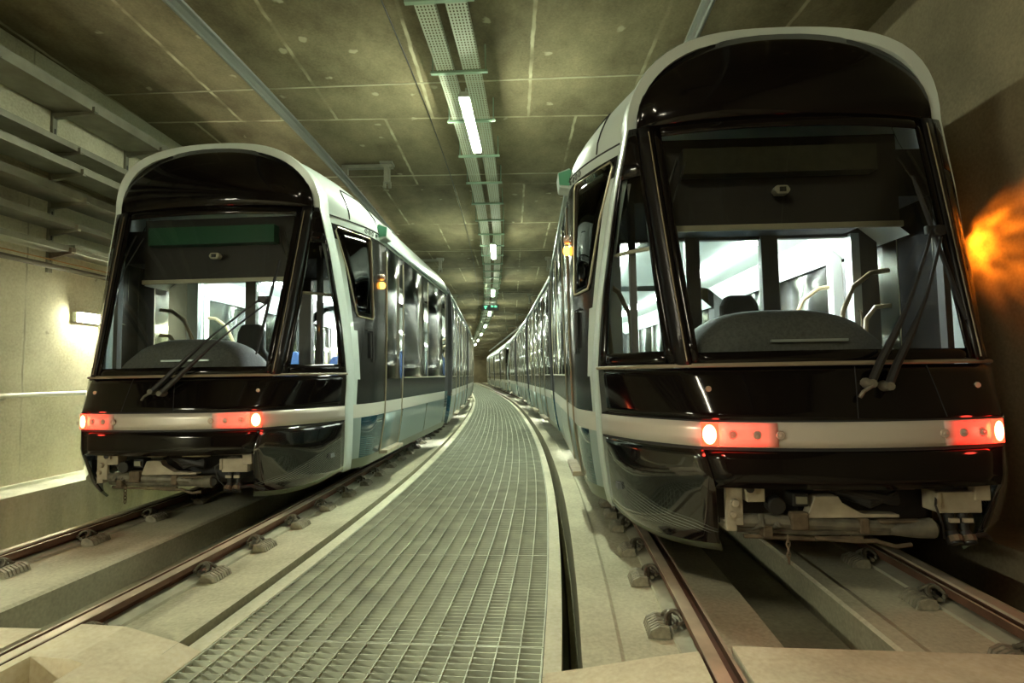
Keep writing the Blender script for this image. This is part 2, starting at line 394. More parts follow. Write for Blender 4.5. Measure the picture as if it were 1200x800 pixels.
# floor: one continuous lateral profile of bed, trenches, shoulders and the pit under the grating
bedprof = [(WALL_L, -.50), (TL-1.10, -.50), (TL-1.06, ZB), (TL-.20, ZB), (TL-.16, ZB+.015), (TL-.02, ZB+.015), (TL+.0, ZB), (TL+.0, ZT), (TL+.46, ZT), (TL+.46, ZB), (TL+.86, ZB), (-.98, ZB+.032), (-.965, ZB+.035), (-.955, -.62),
           (.86, -.62), (.868, -.50), (.905, -.49), (.91, -.092), (1.08, -.098), (1.10, ZB), (TR-.86, ZB), (TR-.35, ZB), (TR-.35, ZT), (TR+.13, ZT), (TR+.13, ZB), (TR+.15, ZB+.012), (TR+.24, ZB+.012), (TR+.28, ZB), (TR+1.0, ZB), (TR+1.02, -.35), (WALL_R, -.35),
           (WALL_R, -.9), (WALL_L, -.9)]
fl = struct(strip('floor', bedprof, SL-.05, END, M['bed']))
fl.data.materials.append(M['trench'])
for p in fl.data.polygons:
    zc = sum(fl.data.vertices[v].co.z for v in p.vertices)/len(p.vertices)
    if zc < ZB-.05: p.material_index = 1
# near slab level with the rail heads, dished down to the walkway
def slab_piece(mb, y0, y1, prof):
    mb.prism(prof, [(lambda p, q, y=y: P(y, p, q)) for y in ys(y0, y1, .2)])
mb = MB()
slab_piece(mb, -9, 1.70, [(WALL_L, -.004), (TL-G-.05, -.004), (TL-G-.05, -.9), (WALL_L, -.9)])
slab_piece(mb, 1.70, SL+.05, [(WALL_L, -.004), (TL-G-.05, -.004), (TL-G-.05, -.9), (WALL_L, -.9)])
inner = [(TL-G+.075, -.004), (TL+G-.075, -.004), (TL+G-.075, -.9), (TL-G+.075, -.9)]
slab_piece(mb, -9, 2.12, inner)
slab_piece(mb, 2.12, 2.27, [(TL-G+.075, -.004), (TL+.42, -.004), (TL+.42, -.9), (TL-G+.075, -.9)])
slab_piece(mb, 2.12, 2.27, [(TL+.42, -.15), (TL+G-.075, -.15), (TL+G-.075, -.9), (TL+.42, -.9)])
slab_piece(mb, 2.27, SL, inner)
out = [(TL+G+.075, -.004), (TL+G+.30, -.010), (-.97, -.074), (WL-.005, ZW+.004), (WL-.005, -.9), (TL+G+.075, -.9)]
def zo(p): return -.010+(-.064)*(p-(TL+G+.30))/(-.97-(TL+G+.30))
a_, b_ = TL+G+.12, TL+G+.37
slab_piece(mb, -9, 2.02, out)
slab_piece(mb, 2.02, 2.24, [(TL+G+.075, -.004), (a_, -.006), (a_, -.9), (TL+G+.075, -.9)])
slab_piece(mb, 2.02, 2.24, [(a_, -.16), (b_, -.16), (b_, -.9), (a_, -.9)])
slab_piece(mb, 2.02, 2.24, [(b_, zo(b_)), (-.97, -.074), (WL-.005, ZW+.004), (WL-.005, -.9), (b_, -.9)])
slab_piece(mb, 2.24, SL+.06, out)
struct(mb.build('floor_slab', M['slab'], weld=False))
mb = MB()
slab_piece(mb, -9, SL-.02, [(WR+.005, ZW+.004), (.90, ZW+.03), (1.22, -.03), (TR-G-.075, -.004), (TR-G-.075, -.9), (WR+.005, -.9)])
slab_piece(mb, -9, SL+.03, [(TR-G+.075, -.004), (TR+G-.075, -.004), (TR+G-.075, -.9), (TR-G+.075, -.9)])
slab_piece(mb, -9, SL+.03, [(TR+G+.075, -.004), (WALL_R, -.004), (WALL_R, -.9), (TR+G+.075, -.9)])
struct(mb.build('floor_slab', M['slab'], weld=False))
# ledges along the walls, walkway margins and kerb
struct(strip('trim_1', [(WALL_L, -.6), (WALL_L, .18), (-3.90, .165), (-3.90, -.6)], -9, END, M['ledge']))
struct(strip('trim_2', [(WALL_R, -.6), (3.62, -.6), (3.62, .02), (WALL_R, .035)], SL+.05, END, M['rwall']))
struct(strip('trim_3', [(WR+.005, ZW+.006), (WR+.085, ZW+.006), (WR+.085, -.6), (WR+.005, -.6)], SL-.05, END, M['kerb']))
struct(strip('trim_4', [(WL-.10, ZW+.004), (WL-.005, ZW+.004), (WL-.005, -.6), (WL-.10, -.6)], SL-.02, END, M['kerb']))

for i, (y, w_) in enumerate(((6.05, .012), (8.95, .02), (14.6, .018), (22.4, .022), (30, .03))):
    mb = MB(); mb.prism([(WALL_L, CEIL-.006), (WALL_R, CEIL-.006), (WALL_R, CEIL+.01), (WALL_L, CEIL+.01)], [(lambda p, q, y=yy: P(y, p, q)) for yy in (y-w_, y+w_)])
    struct(mb.build('trim_%d' % (5+i), M['joint']))
mb = MB(); mb.tube([P(y, -.66, CEIL-.012) for y in ys(-8, 40, .5)], .006, 5)  # thin dark tube standing in for a construction joint in the ceiling
tag(mb.build('ceiling_joint_line', M['wire']), 'thin dark joint line along the ceiling left of the twin perforated tray', 'cable')
# ------------------------------------------------------------------ rails
def rail(side_off, inner, label):
    """grooved rail: head outside, groove and lip on the inner side. inner=+1 if gauge side is +off"""
    s = inner
    r = empty('rail', (0, 0, 0), 0, label, 'rail')
    def pr(pts): return [(side_off+s*a, b) for a, b in pts]
    g = 0.0
    headp = pr([(-.060, 0), (-.004, 0), (0, -.012), (.002, -.040), (.038, -.040), (.040, -.010), (.054, -.010), (.054, -.052), (-.062, -.036), (-.062, -.004)])
    web = pr([(-.052, -.036), (.045, -.046), (.012, -.06), (.006, ZB+.02), (-.018, ZB+.02), (-.022, -.055)])
    foot = pr([(-.115, ZB+.004), (-.112, ZB+.016), (-.02, ZB+.030), (.01, ZB+.030), (.10, ZB+.016), (.103, ZB+.004), (.103, ZB-.006), (-.115, ZB-.006)])
    for nm, prof, m in (('rail_head', headp, M['railhead']), ('rail_web', web, M['railrust']), ('rail_foot', foot, M['railfoot'])):
        o = strip(nm, prof, -8.5, 92, m, .25); o.parent = r
        if nm == 'rail_head':
            o.data.materials.append(M['railgroove'])
            for p in o.data.polygons:
                zc = sum(o.data.vertices[v].co.z for v in p.vertices)/len(p.vertices)
                if len(p.vertices) == 4 and zc < -.015: p.material_index = 1
    return r
rail(TL-G, 1, "grooved steel rail on the left wall's side of the left tram track")
rail(TL+G, -1, 'grooved steel rail of the left tram track on the walkway side')
rail(TR-G, 1, 'grooved steel rail of the right tram track on the walkway side')
rail(TR+G, -1, "grooved steel rail on the right wall's side of the right tram track")

# ------------------------------------------------------------------ rail fasteners
def make_fastener():
    r = empty('rail_fastener', (0, 0, 0), 0, '', 'rail fastener')
    mb = MB()
    # ribbed wedge block; +x points away from the rail
    for i in range(7):
        y = -.075+i*.025
        mb.prism([(-.005, 0), (.10, 0), (.085, .035), (.045, .055), (.0, .05)], [(lambda a, b, y=y: (a, y-.008, b)), (lambda a, b, y=y: (a, y+.008, b))])
    mb.box((-.005, -.085, 0), (.078, .085, .033))
    mb.build('shoulder_block', M['fast'], r)
    mb = MB()
    pts = []
    for k in range(15):
        a = -pi*.15+k/14*pi*1.5
        pts.append((-.030+.040*cos(a), -.035+.035*sin(a)*.9, .060+.035*max(0, sin(a))))
    mb.tube(pts, .010, 7)
    pts2 = [(p[0], -p[1], p[2]) for p in pts]; mb.tube(pts2, .010, 7)
    mb.tube([(-.03, -.06, .045), (-.05, 0, .042), (-.03, .06, .045)], .012, 7)
    mb.build('spring_clip', M['clip'], r, smooth=True)
    mb = MB(); mb.tube([(-.01, 0, .03), (-.01, 0, .085)], .016, 6); mb.tube([(-.01, 0, .085), (-.01, 0, .092)], [.013, .004], 6)
    mb.build('bolt_head', M['clip'], r)
    return r
fproto = make_fastener(); used = [False]
def fasteners(off, sgn, ylist, rowlabel, group):
    for i, y in enumerate(ylist):
        o = fproto if not used[0] else dup(fproto)
        used[0] = True
        p = P(y, off+sgn*.135, ZB+.005)
        o.location = p; o.rotation_euler = (0, 0, -head(y)+(0 if sgn > 0 else pi))
        o['label'] = '%s ribbed rail fastener from the near slab, %s' % (ORD[i], rowlabel); o['group'] = group
fasteners(TL+G, 1, [2.56, 3.42, 4.02, 4.62, 5.22, 5.82, 6.42, 7.02, 7.65, 8.3, 8.95, 9.6, 10.25, 10.9, 11.55, 12.2, 12.85, 13.5, 14.15, 14.8], 'between left track and walkway', 'fasteners between the left track and the walkway')
fasteners(TL-G, 1, [2.75, 3.45, 4.15, 4.85, 5.55, 6.25], 'inside the left track', 'fasteners inside the left track')
fasteners(TR-G, -1, [2.85, 3.47, 3.98, 4.55, 4.95, 5.35, 5.95, 6.6], 'between walkway and right track', 'fasteners between the walkway and the right track')
fasteners(TR+G, -1, [2.62, 3.22, 3.80, 4.4], 'inside the right track', 'fasteners inside the right track')

# ------------------------------------------------------------------ walkway of steel gratings
def grating(y0, y1, i, pitch_y, pitch_x, near):
    mb = MB(); th = .004 if near else .005
    n = max(2, int((y1-y0)/pitch_y)); hgt = .032
    for k in range(n+1):
        y = y0+.006+(y1-y0-.012)*k/n
        a, b, c, d = P(y, WL, 0), P(y, WR, 0), P(y+th, WR, 0), P(y+th, WL, 0)
        z0, z1 = ZW-hgt, ZW
        q = [(p[0], p[1], z0) for p in (a, b, c, d)]+[(p[0], p[1], z1) for p in (a, b, c, d)]
        ii = [mb.P(p) for p in q]
        for f in ((0, 3, 2, 1), (4, 5, 6, 7), (0, 1, 5, 4), (1, 2, 6, 5), (2, 3, 7, 6), (3, 0, 4, 7)): mb.f.append([ii[t] for t in f]); mb.m.append(0)
    m = int(round((WR-WL)/pitch_x))
    yy = ys(y0+.004, y1-.004, .4)
    w = .0055
    for k in range(m+1):
        o = WL+w/2+(WR-WL-w)*k/m
        ww = w if 0 < k < m else w*1.3
        mb.prism([(o-ww/2, ZW-.012), (o+ww/2, ZW-.012), (o+ww/2, ZW+.003), (o-ww/2, ZW+.003)], [(lambda p, q, y=y: P(y, p, q)) for y in yy])
    for y in (y0+.003, y1-.008):
        mb.prism([(WL, ZW-hgt), (WR, ZW-hgt), (WR, ZW+.002), (WL, ZW+.002)], [(lambda p, q, y=t: P(y, p, q)) for t in (y, y+.006)])
    o = mb.build('grating_panel', M['galv'], weld=False)
    return tag(o, '%s steel grating panel of the walkway counting from the camera' % ORD[i], 'grating panel', 'walkway grating panels')
yb = [.6, 1.45, 2.68, 3.95, 5.25, 6.6, 8.0, 9.4, 10.8, 12.2, 13.6, 15.0, 16.5, 18, 19.5, 21, 23, 25, 27, 29.5, 32, 35, 38, 42, 46, 51, 56, 62, 68, 75, 83, 91]
for i, (a, b) in enumerate(zip(yb, yb[1:])):
    grating(a, b, i, .05 if a < 2.6 else (.042 if b < 14 else (.09 if b < 30 else .25)), .108, b < 14)
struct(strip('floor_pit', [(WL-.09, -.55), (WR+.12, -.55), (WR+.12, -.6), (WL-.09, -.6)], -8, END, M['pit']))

# ------------------------------------------------------------------ TRAMS
def lerp(a, b, f): return a+(b-a)*f
PLAN = [  # z, K(u,t), Pp(u,t), tc
 (.12, (.62, .19), (1.07, .93), .0), (.20, (.665, .13), (1.12, .895), .0), (.28, (.69, .085), (1.15, .865), .0), (.40, (.705, .04), (1.172, .82), -.05), (.57, (.732, -.02), (1.20, .765), -.125),
 (.75, (.776, .022), (1.219, .722), -.105), (.885, (.784, .03), (1.222, .718), -.098), (1.05, (.80, .105), (1.233, .717), -.02), (1.18, (.815, .168), (1.240, .716), .045),
 (1.70, (.846, .31), (1.195, .688), .19), (2.30, (.88, .465), (1.105, .648), .345), (2.76, (.902, .584), (1.012, .616), .465)]
def plan(z):
    if z <= PLAN[0][0]: return PLAN[0][1:]
    for a, b in zip(PLAN, PLAN[1:]):
        if z <= b[0]:
            f = (z-a[0])/(b[0]-a[0])
            return ((lerp(a[1][0], b[1][0], f), lerp(a[1][1], b[1][1], f)), (lerp(a[2][0], b[2][0], f), lerp(a[2][1], b[2][1], f)), lerp(a[3], b[3], f))
    return PLAN[-1][1:]
def front(u, z, o=0):
    K, Q, tc = plan(z)
    return (u, tc+(K[1]-tc)*(abs(u)/K[0])**2.1-o, z)
def sidep(f, z, sg, o=0, bulge=None):
    K, Q, tc = plan(z)
    if bulge is None: bulge = .05 if z > .75 else (lerp(.14, .05, (z-.30)/.45) if z > .30 else lerp(.09, .14, max(0, (z-.12)/.18)))
    du, dt = Q[0]-K[0], Q[1]-K[1]; L = math.hypot(du, dt) or 1
    nu, nn = dt/L, -du/L
    b = bulge*sin(pi*f)*min(1, L/.5)+o
    return (sg*(K[0]+du*f+nu*b), K[1]+dt*f+nn*b, z)
def frontrow(z, n=14, o=0, k=1.0):
    K = plan(z)[0][0]*k
    return [front(K*(-1+2*i/n), z, o) for i in range(n+1)]
def wrap(z, n=14, m=7, o=0, fe=1.0):
    l = [sidep(fe*(1-i/m), z, -1, o) for i in range(m)]
    r = [sidep(fe*(i+1)/m, z, 1, o) for i in range(m)]
    return l+frontrow(z, n, o)+r
def zs(a, b, n): return [a+(b-a)*i/n for i in range(n+1)]
# hoop (white frame) path, from bottom to the crown on one side
ZL = [.24, .34, .45, .60, .752, .884, 1.0, 1.13, 1.35, 1.6, 1.85, 2.1, 2.3, 2.46, 2.61, 2.68, 2.70]
def hoop_pt(i, n1=16, n2=14, grow=0):
    if i <= n1:
        z = ZL[i] if ZL[i] < 1.2 else 1.13+(ZL[i]-1.13)*(2.76-1.13)/(2.70-1.13)
        Q = plan(z)[1]
        return (Q[0]+grow, Q[1], z)
    th = (i-n1)/n2*pi/2
    e = 2/2.25
    u = (1.012+grow)*max(0, cos(th))**e; z = 2.76+(.655+grow)*sin(th)**e
    return (u, .616-.06*sin(th*2)**2-.02*sin(th), z)
NH = 30
def hoop(i, grow=0):
    return hoop_pt(i, grow=grow)
# module section (half): same number of points as the hoop
SEC = [(.24, 1.235), (.32, 1.265), (.50, 1.30), (.75, 1.33), (.885, 1.336), (1.13, 1.342), (1.6, 1.352), (2.1, 1.355), (2.62, 1.350), (2.70, 1.345)]
ROOF = [(1.345, 2.70), (1.325, 2.79), (1.27, 2.89), (1.18, 3.0), (1.06, 3.11), (.92, 3.22), (.78, 3.30), (.62, 3.35), (.45, 3.385), (.28, 3.405), (.12, 3.415), (0, 3.418)]
def su(z):
    for (a, p), (b, q) in zip(SEC, SEC[1:]):
        if z <= b: return p+(q-p)*(z-a)/(b-a)
    return SEC[-1][1]
def sec_pt(i, n1=16, n2=14):
    if i <= n1: return (su(ZL[i]), ZL[i])
    f = (i-n1)/n2*(len(ROOF)-1); k = min(int(f), len(ROOF)-2); g = f-k
    return (lerp(ROOF[k][0], ROOF[k+1][0], g), lerp(ROOF[k][1], ROOF[k+1][1], g))
T_B = 1.36    # where the cab shell reaches the full section

def cab(root, xf, full, lead):
    """cab end. xf maps local (u,t,z) into the root's space"""
    def B(): return MB(xf)
    # hood above the light band
    mb = B(); mb.grid([wrap(z) for z in zs(.888, 1.172, 6)]); mb.build('hood_panel', M['black'], root, True, solid=.02)
    # light band
    mb = B(); mb.grid([wrap(z, o=.006) for z in (.752, .80, .84, .883)]); band = mb.build('light_band', M['band'], root, True, solid=.02)
    mb = B(); mb.grid([wrap(z, o=.001) for z in (.735, .752)]); mb.grid([wrap(z, o=.001) for z in (.883, .892)]); mb.build('band_groove', M['rubber'], band)
    # red tail lamps set in the band, painted red spill inboard of them
    if full:
        for sg in (-1, 1):
            def lens(u0, u1, o, z0=.757, z1=.879):
                m = B(); m.grid([[front(sg*lerp(u0, u1, i/6), z, o) for i in range(7)] for z in zs(z0, z1, 3)]); return m
            lens(.42, .70, .013).build('red_lens', M['redglow'], band, True, solid=.01)
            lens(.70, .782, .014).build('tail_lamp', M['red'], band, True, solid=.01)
            m = B(); p = front(sg*.745, .818, .016)
            m.grid([[ (p[0]+(sg*.033)*cos(a)*r_, front(p[0]+(sg*.033)*cos(a)*r_, .818, .0185)[1], p[2]+.052*sin(a)*r_) for a in [k*pi/8 for k in range(17)]] for r_ in (.05, .5, 1)]); m.build('lamp_core', M['redhot'], band)
            for u in (.41, .52, .635):
                c = front(sg*u, .818, .016); m = B()
                m.tube([c, (c[0], c[1]-.006, c[2])], [.024, .020], 14); m.tube([(c[0], c[1]-.006, c[2]), (c[0], c[1]-.009, c[2])], [.012, .008], 10); m.build('lamp_ring', M['lens'], band, True)
    # apron under the band
    mb = B(); mb.grid([frontrow(z) for z in zs(.545, .735, 4)]); mb.build('front_apron', M['black'], root, True, solid=.02)
    for sg in (-1, 1):
        mb = B()
        rows = []
        for z in zs(.0, 1, 12):
            row = []
            for i in range(13):
                f = i/12
                zb = .165-.03*sin(pi*min(1, f*1.3))+.10*f**1.5 if f < .77 else .165+.10*f**1.5
                row.append(sidep(f, lerp(zb, .735, z), sg, .002))
            rows.append(row)
        mb.grid(rows, lambda a, b: 1 if a == 0 else 0); mb.build('side_skirt', [M['skirt'], M['olive']], root, True, solid=.018)
    # windscreen and its frame
    WK = .955
    mb = B(); mb.grid([frontrow(z, 14, 0, WK) for z in zs(1.215, 2.715, 12)]); mb.build('windshield', M['glass'], root, True)
    mb = B()
    def ring(z0, z1, k): mb.grid([frontrow(z, 14, .004, k) for z in zs(z0, z1, 2)])
    ring(1.196, 1.258, .97); ring(2.685, 2.765, .99)
    for sg in (-1, 1):
        mb.grid([[front(sg*plan(z)[0][0]*k, z, .004) for k in (.90, .93, .96)] for z in zs(1.20, 2.75, 12)])
    mb.build('windshield_border', M['black'], root, True, solid=.012)
    for sg in (-1, 1):
        mb = B()
        rows = []
        for z in zs(1.19, 2.76, 12):
            K, Q, tc = plan(z); L = math.hypot(Q[0]-K[0], Q[1]-K[1]); fa = min(.40, .055/L)
            rows.append([front(sg*K[0]*.955, z, .007), front(sg*K[0]*.978, z, .014), sidep(0, z, sg, .018), sidep(fa*.5, z, sg, .016, 0), sidep(fa, z, sg, .008, .02)])
        mb.grid(rows); post = mb.build('corner_post', M['blacks'], root, True, solid=.02)
        mb = B(); mb.tube([front(sg*plan(z)[0][0]*.985, z, .021) for z in zs(1.21, 2.72, 8)], .0045, 5); mb.build('post_seal', M['trim'], post)
        # quarter window
        def q(f, z, o=0):
            K, Q, tc = plan(z); L = math.hypot(Q[0]-K[0], Q[1]-K[1]); fa = min(.40, .055/L); return sidep(lerp(fa, 1, f), z, sg, o, .035)
        mb = B(); mb.grid([[q(f, z) for f in zs(.05, .93, 4)] for z in zs(1.25, 2.50, 10)]); mb.build('quarter_window', M['glass'], root, True)
        mb = B()
        zz = zs(1.19, 2.76, 14)
        mb.grid([[q(f, z, .005) for f in (.86, .93, 1)] for z in zz]); mb.grid([[q(f, z, .005) for f in (0, .04, .09)] for z in zz])
        mb.grid([[q(f, z, .005) for f in zs(0, 1, 4)] for z in zs(1.19, 1.275, 2)]); mb.grid([[q(f, z, .005) for f in zs(0, 1, 4)] for z in zs(2.42, 2.76, 3)])
        mb.build('quarter_window_border', M['black'], root, True, solid=.012)
        if full:
            mb = B(); mb.grid([[q(f, z, -.05) for f in zs(.02, .97, 4)] for z in zs(1.93, 2.6, 6)]); qb = mb.build('quarter_blind', M['sheer'], root, True)
            mb = B(); mb.tube([q(f, 1.93, -.05) for f in zs(.02, .97, 5)], .014, 6); mb.build('quarter_blind_bar', M['blindbar'], qb)
    mb = B(); mb.grid([wrap(z, o=o) for z, o in ((1.174, .004), (1.180, .011), (1.190, .011), (1.196, .004))]); mb.build('windshield_trim', M['trim'], root, True)
    # header panel between windscreen and hoop
    rows = []
    for j in range(9):
        f = j/8; row = []
        for i in range(-14, 15):
            s_ = i/14; th = pi/2*(1-abs(s_)); e = 2/2.25; sg = 1 if s_ >= 0 else -1
            tu = .955*max(0, cos(th))**e; tz = 2.76+.60*sin(th)**e
            K, Q, tc = plan(2.76)
            bt = tc+(K[1]-tc)*(tu/K[0])**2.1 if tu < K[0] else K[1]+.02
            tt = .600-.03*sin(th)
            g = f
            row.append((sg*tu, lerp(bt, tt, g**1.6)-.055*sin(pi*g)*sin(th), lerp(2.755, tz, g)))
        rows.append(row)
    mb = B(); mb.grid(rows); head_ = mb.build('header_panel', M['black'], root, True, solid=.015)
    if full:
        mb = B()
        for (u0, u1) in ((-.33, -.12), (.12, .33)):
            mb.box((u0, .470, 3.04), (u1, .52, 3.065))
        mb.build('header_lamp', M['blackm'], head_)
    # white hoop
    mb = B(); idx = list(range(NH+1))
    full_path = [(hoop(i), 1) for i in idx]+[(hoop(i), -1) for i in reversed(idx[:-1])]
    rows = []
    for n, (p, sg) in enumerate(full_path):
        i = n if n <= NH else 2*NH-n
        pin = hoop(i, -.062); pout = hoop(i, .012)
        zin = pin[2] if i > 16 else p[2]
        rows.append([(sg*pin[0], pin[1]+.12, zin), (sg*pin[0], pin[1]+.004, zin), (sg*(p[0]+.004), p[1]-.012, p[2]), (sg*pout[0], p[1]+.006, pout[2]), (sg*(pout[0]+.006), p[1]+.17, pout[2])])
    mb.grid(rows); mb.build('front_hoop', M['white'], root, True, solid=.012, autosmooth=50)
    # outer shell of the cab
    ns = 12; rows = []
    for a in range(ns+1):
        f = a/ns; e = 1-(1-f)**1.9
        row = []
        for n, (p, sg) in enumerate(full_path):
            i = n if n <= NH else 2*NH-n
            h = hoop(i, .012); S = sec_pt(i)
            row.append((sg*lerp(h[0]+.006, S[0], e), lerp(h[1]+.165, T_B, f), lerp(h[2], S[1], e)))
        rows.append(row)
    def cm(a, b):
        i = b if b < NH else 2*NH-1-b
        f = (a+.5)/ns
        if i >= 16: return 0
        z = (ZL[i]+ZL[i+1])/2
        if z < .34: return 4
        if z < .74: return 2 if f > .22 else 5
        if z < .90: return 1
        if z < 1.13: return 3 if f > .10 else 0
        if z < 2.62: return 3 if (.16-.13*(z-1.1)/1.5) < f else 0
        return 0
    mb = B(); mb.grid(rows, cm)
    mb.build('cab_shell', [M['white'], M['bandside'], M['tealw'], M['dark'], M['olive'], M['pale']], root, True)
    # thin joints on the shell
    for sg in (-1, 1):
        mb = B()
        def shell(f, z, o=0.004):
            e = 1-(1-f)**1.9
            zh = z if z < 1.13 else 1.13+(z-1.13)*(2.76-1.13)/(2.70-1.13)
            Q = plan(min(zh, 2.76))[1]
            return (sg*(lerp(Q[0]+.018, su(z), e)+o), lerp(Q[1]+.165, T_B, f), lerp(zh, z, e))
        mb.tube([shell(f, 2.685, .002) for f in zs(0, 1, 8)], .007, 5); mb.build('roof_seam', M['rubber'], root)
        def shellr(f, i):
            e = 1-(1-f)**1.9; h = hoop_pt(i, grow=.012); S = sec_pt(i)
            return (sg*(lerp(h[0]+.006, S[0], e)+.002), lerp(h[1]+.165, T_B, f), lerp(h[2], S[1], e)+.004)
        mb = B(); mb.tube([shellr(f, i) for f, i in ((.28, 16), (.28, 17), (.28, 18), (.30, 19), (.36, 20), (.45, 20), (.7, 20), (.88, 20), (.97, 19), (.99, 18), (.99, 16))], .006, 5); mb.build('roof_hatch_seam', M['rubber'], root)
        w = B(); w.grid([[shell(lerp(.17-.15*(z-1.74)/.84, .66, i/5), z, .008) for i in range(6)] for z in zs(1.74, 2.575, 8)]); cw = w.build('cab_side_window', M['darkglass'], root, True, solid=.006)
        fr = B(); fr.tube([shell(f, z, .011) for f, z in [(.165, 1.78), (.09, 2.2), (.025, 2.54), (.06, 2.58), (.63, 2.58), (.66, 2.55), (.66, 1.78), (.63, 1.74), (.20, 1.74), (.165, 1.78)]], .009, 6); fr.build('window_frame', M['chrome'], cw)
        if full and sg == lead:
            d = B(); d.tube([shell(f, z, .012) for f, z in [(.42, 1.62), (.62, 1.62), (.62, 1.30)]], .008, 6); d.tube([shell(.52, 1.60, .015), shell(.52, 1.34, .015)], .012, 6); d.build('door_handle', M['blackm'], root)
            # fleet number, three small figures and a square
            d = B()
            for k in range(3):
                f0 = .56+k*.085
                pts = [shell(f0+.022*cos(a), 2.645+.022*sin(a), .006) for a in [j*pi/5 for j in range(11)]]
                d.tube(pts, .004, 4)
            d.build('fleet_number', M['text'], root); d = B()
            d.tube([shell(.85, 2.63, .005), shell(.85, 2.66, .005)], .010, 4); d.build('number_mark', M['text'], root)
    if not full: 
        mb = B(); mb.box((-.78, .55, .25), (.78, 1.4, .60)); mb.build('coupler_bay', M['blackm'], root)
        return
    # camera boxes, marker lamps
    for sg in (-1, 1):
        mb = B(); mb.prism([(1.30, 2.63), (1.43, 2.65), (1.44, 2.77), (1.34, 2.81)], [(lambda a, b, t=t: (sg*a, t, b)) for t in (1.36, 1.56)]); cbx = mb.build('camera_box', M['white'], root, bevel=.012)
        mb = B(); mb.prism([(1.32, 2.655), (1.428, 2.665), (1.435, 2.76), (1.335, 2.79)], [(lambda a, b, t=t: (sg*a, t, b)) for t in (1.35, 1.357)]); mb.build('camera_face', M['camgreen'], cbx)
        for z, mm, nm in ((2.225, 'lens', 'clear_marker_lamp'), (2.135, 'amber', 'amber_marker_lamp')):
            mb = B(); mb.tube([(sg*(su(z)+.003), 1.39, z), (sg*(su(z)+.032), 1.39, z), (sg*(su(z)+.048), 1.39, z), (sg*(su(z)+.054), 1.39, z)], [.038, .036, .024, .005], 14); mb.build(nm, M[mm], root, True)
    # ---------------- cab interior
    mb = B()
    rows = []
    for j in range(9):
        g = j/8; row = []
        for i in range(17):
            s_ = -1+2*i/16
            u = -.14+.58*s_
            top = 1.20+.33*(max(0, 1-abs(s_)**3.5))**.6
            t = lerp(.24, .92, g)
            z = 1.14+(top-1.14)*(max(0, 1-(abs(2*g-1.05))**3.2))**.5
            row.append((u, t, z))
        rows.append(row)
    mb.grid(rows); dash = mb.build('dashboard', M['dash'], root, True)
    mb = B(); mb.grid([[(u, t, 1.16) for u in (-.9, .9)] for t in (.42, 1.0)]); mb.box((-.82, .45, .9), (.82, .9, 1.15)); mb.build('console_desk', M['dash'], dash)
    mb = B(); mb.box((-.28, .27, 1.315), (.16, .29, 1.33)); mb.build('dashboard_slot', M['insilver'], dash)
    # driver's seat
    mb = B(); mb.prism([(-.23, .95), (.23, .95), (.21, 1.40), (.15, 1.46), (.14, 1.66), (.10, 1.74), (-.10, 1.74), (-.14, 1.66), (-.15, 1.46), (-.21, 1.40)], [(lambda a, b: (a-.05, 1.22+(b-.9)*.10, b)), (lambda a, b: (a-.05, 1.33+(b-.9)*.10, b))])
    st = mb.build('driver_seat', M['seatd'], root, bevel=.03)
    mb = B(); mb.box((-.28, .85, .88), (.18, 1.3, .97)); mb.build('seat_cushion', M['seatd'], st, bevel=.03)
    mb = B(); mb.tube([(-.05, 1.08, .45), (-.05, 1.08, .9)], .06, 10); mb.build('seat_post', M['blackm'], st)
    # blind, bar, display, sensor
    mb = B(); mb.grid([[(u, .70, z) for u in (-.78, .78)] for z in (2.10, 2.72)]); bl = mb.build('sun_blind', M['blind'], root, solid=.01)
    mb = B(); mb.box((-.79, .675, 2.085), (.79, .70, 2.125)); mb.build('blind_bar', M['blindbar'], bl, bevel=.004)
    mb = B(); mb.box((-.66, .58, 2.44), (.58, .68, 2.61)); ds = mb.build('destination_display', M['displayg'] if lead > 0 else M['display'], root)
    mb = B(); mb.prism([(-.055, 0), (-.035, -.03), (.035, -.03), (.055, 0), (.035, .03), (-.035, .03)], [(lambda a, b: (a-.02, .60, 2.33+b)), (lambda a, b: (a-.02, .66, 2.33+b))])
    sn = mb.build('rain_sensor', M['blindbar'], root, bevel=.008)
    mb = B(); mb.box((-.04, .592, 2.315), (.0, .602, 2.345)); mb.build('sensor_lens', M['blackm'], sn)
    mb = B(); mb.box((-1.0, .72, 2.30), (1.0, 1.74, 2.62)); mb.build('cab_ceiling', M['blackm'], root)
    mb = B(); mb.box((-1.15, .55, .42), (1.15, 1.8, .46)); mb.build('cab_floor', M['infloor'], root)
    # bulkhead
    mb = B()
    mb.box((-1.28, 1.74, .46), (-1.03, 1.80, 2.6)); mb.box((1.11, 1.74, .46), (1.28, 1.80, 2.6)); mb.box((-1.28, 1.74, 2.28), (1.28, 1.80, 2.62)); mb.box((.30, 1.72, .46), (.44, 1.79, 2.3)); mb.box((-.34, 1.72, .46), (-.22, 1.79, 2.3))
    mb.box((-1.03, 1.75, .46), (1.05, 1.79, 1.05))
    bk = mb.build('bulkhead', M['ingrey'], root)
    mb = B(); mb.box((-1.03, 1.70, .46), (-.90, 1.80, 2.3)); mb.box((1.04, 1.70, .46), (1.11, 1.80, 2.3)); mb.build('bulkhead_post', M['insilver'], bk)
    mb = B(); mb.box((-.90, 1.76, 1.05), (-.34, 1.766, 2.28)); mb.box((-.22, 1.76, 1.05), (.30, 1.766, 2.28)); mb.build('bulkhead_glass', M['glass'], bk)
    mb = B(); mb.tube([(1.075, 1.69, 1.45), (1.075, 1.66, 1.47), (1.075, 1.66, 1.62), (1.075, 1.69, 1.64)], .010, 6); mb.build('bulkhead_handle', M['rustst'], bk)
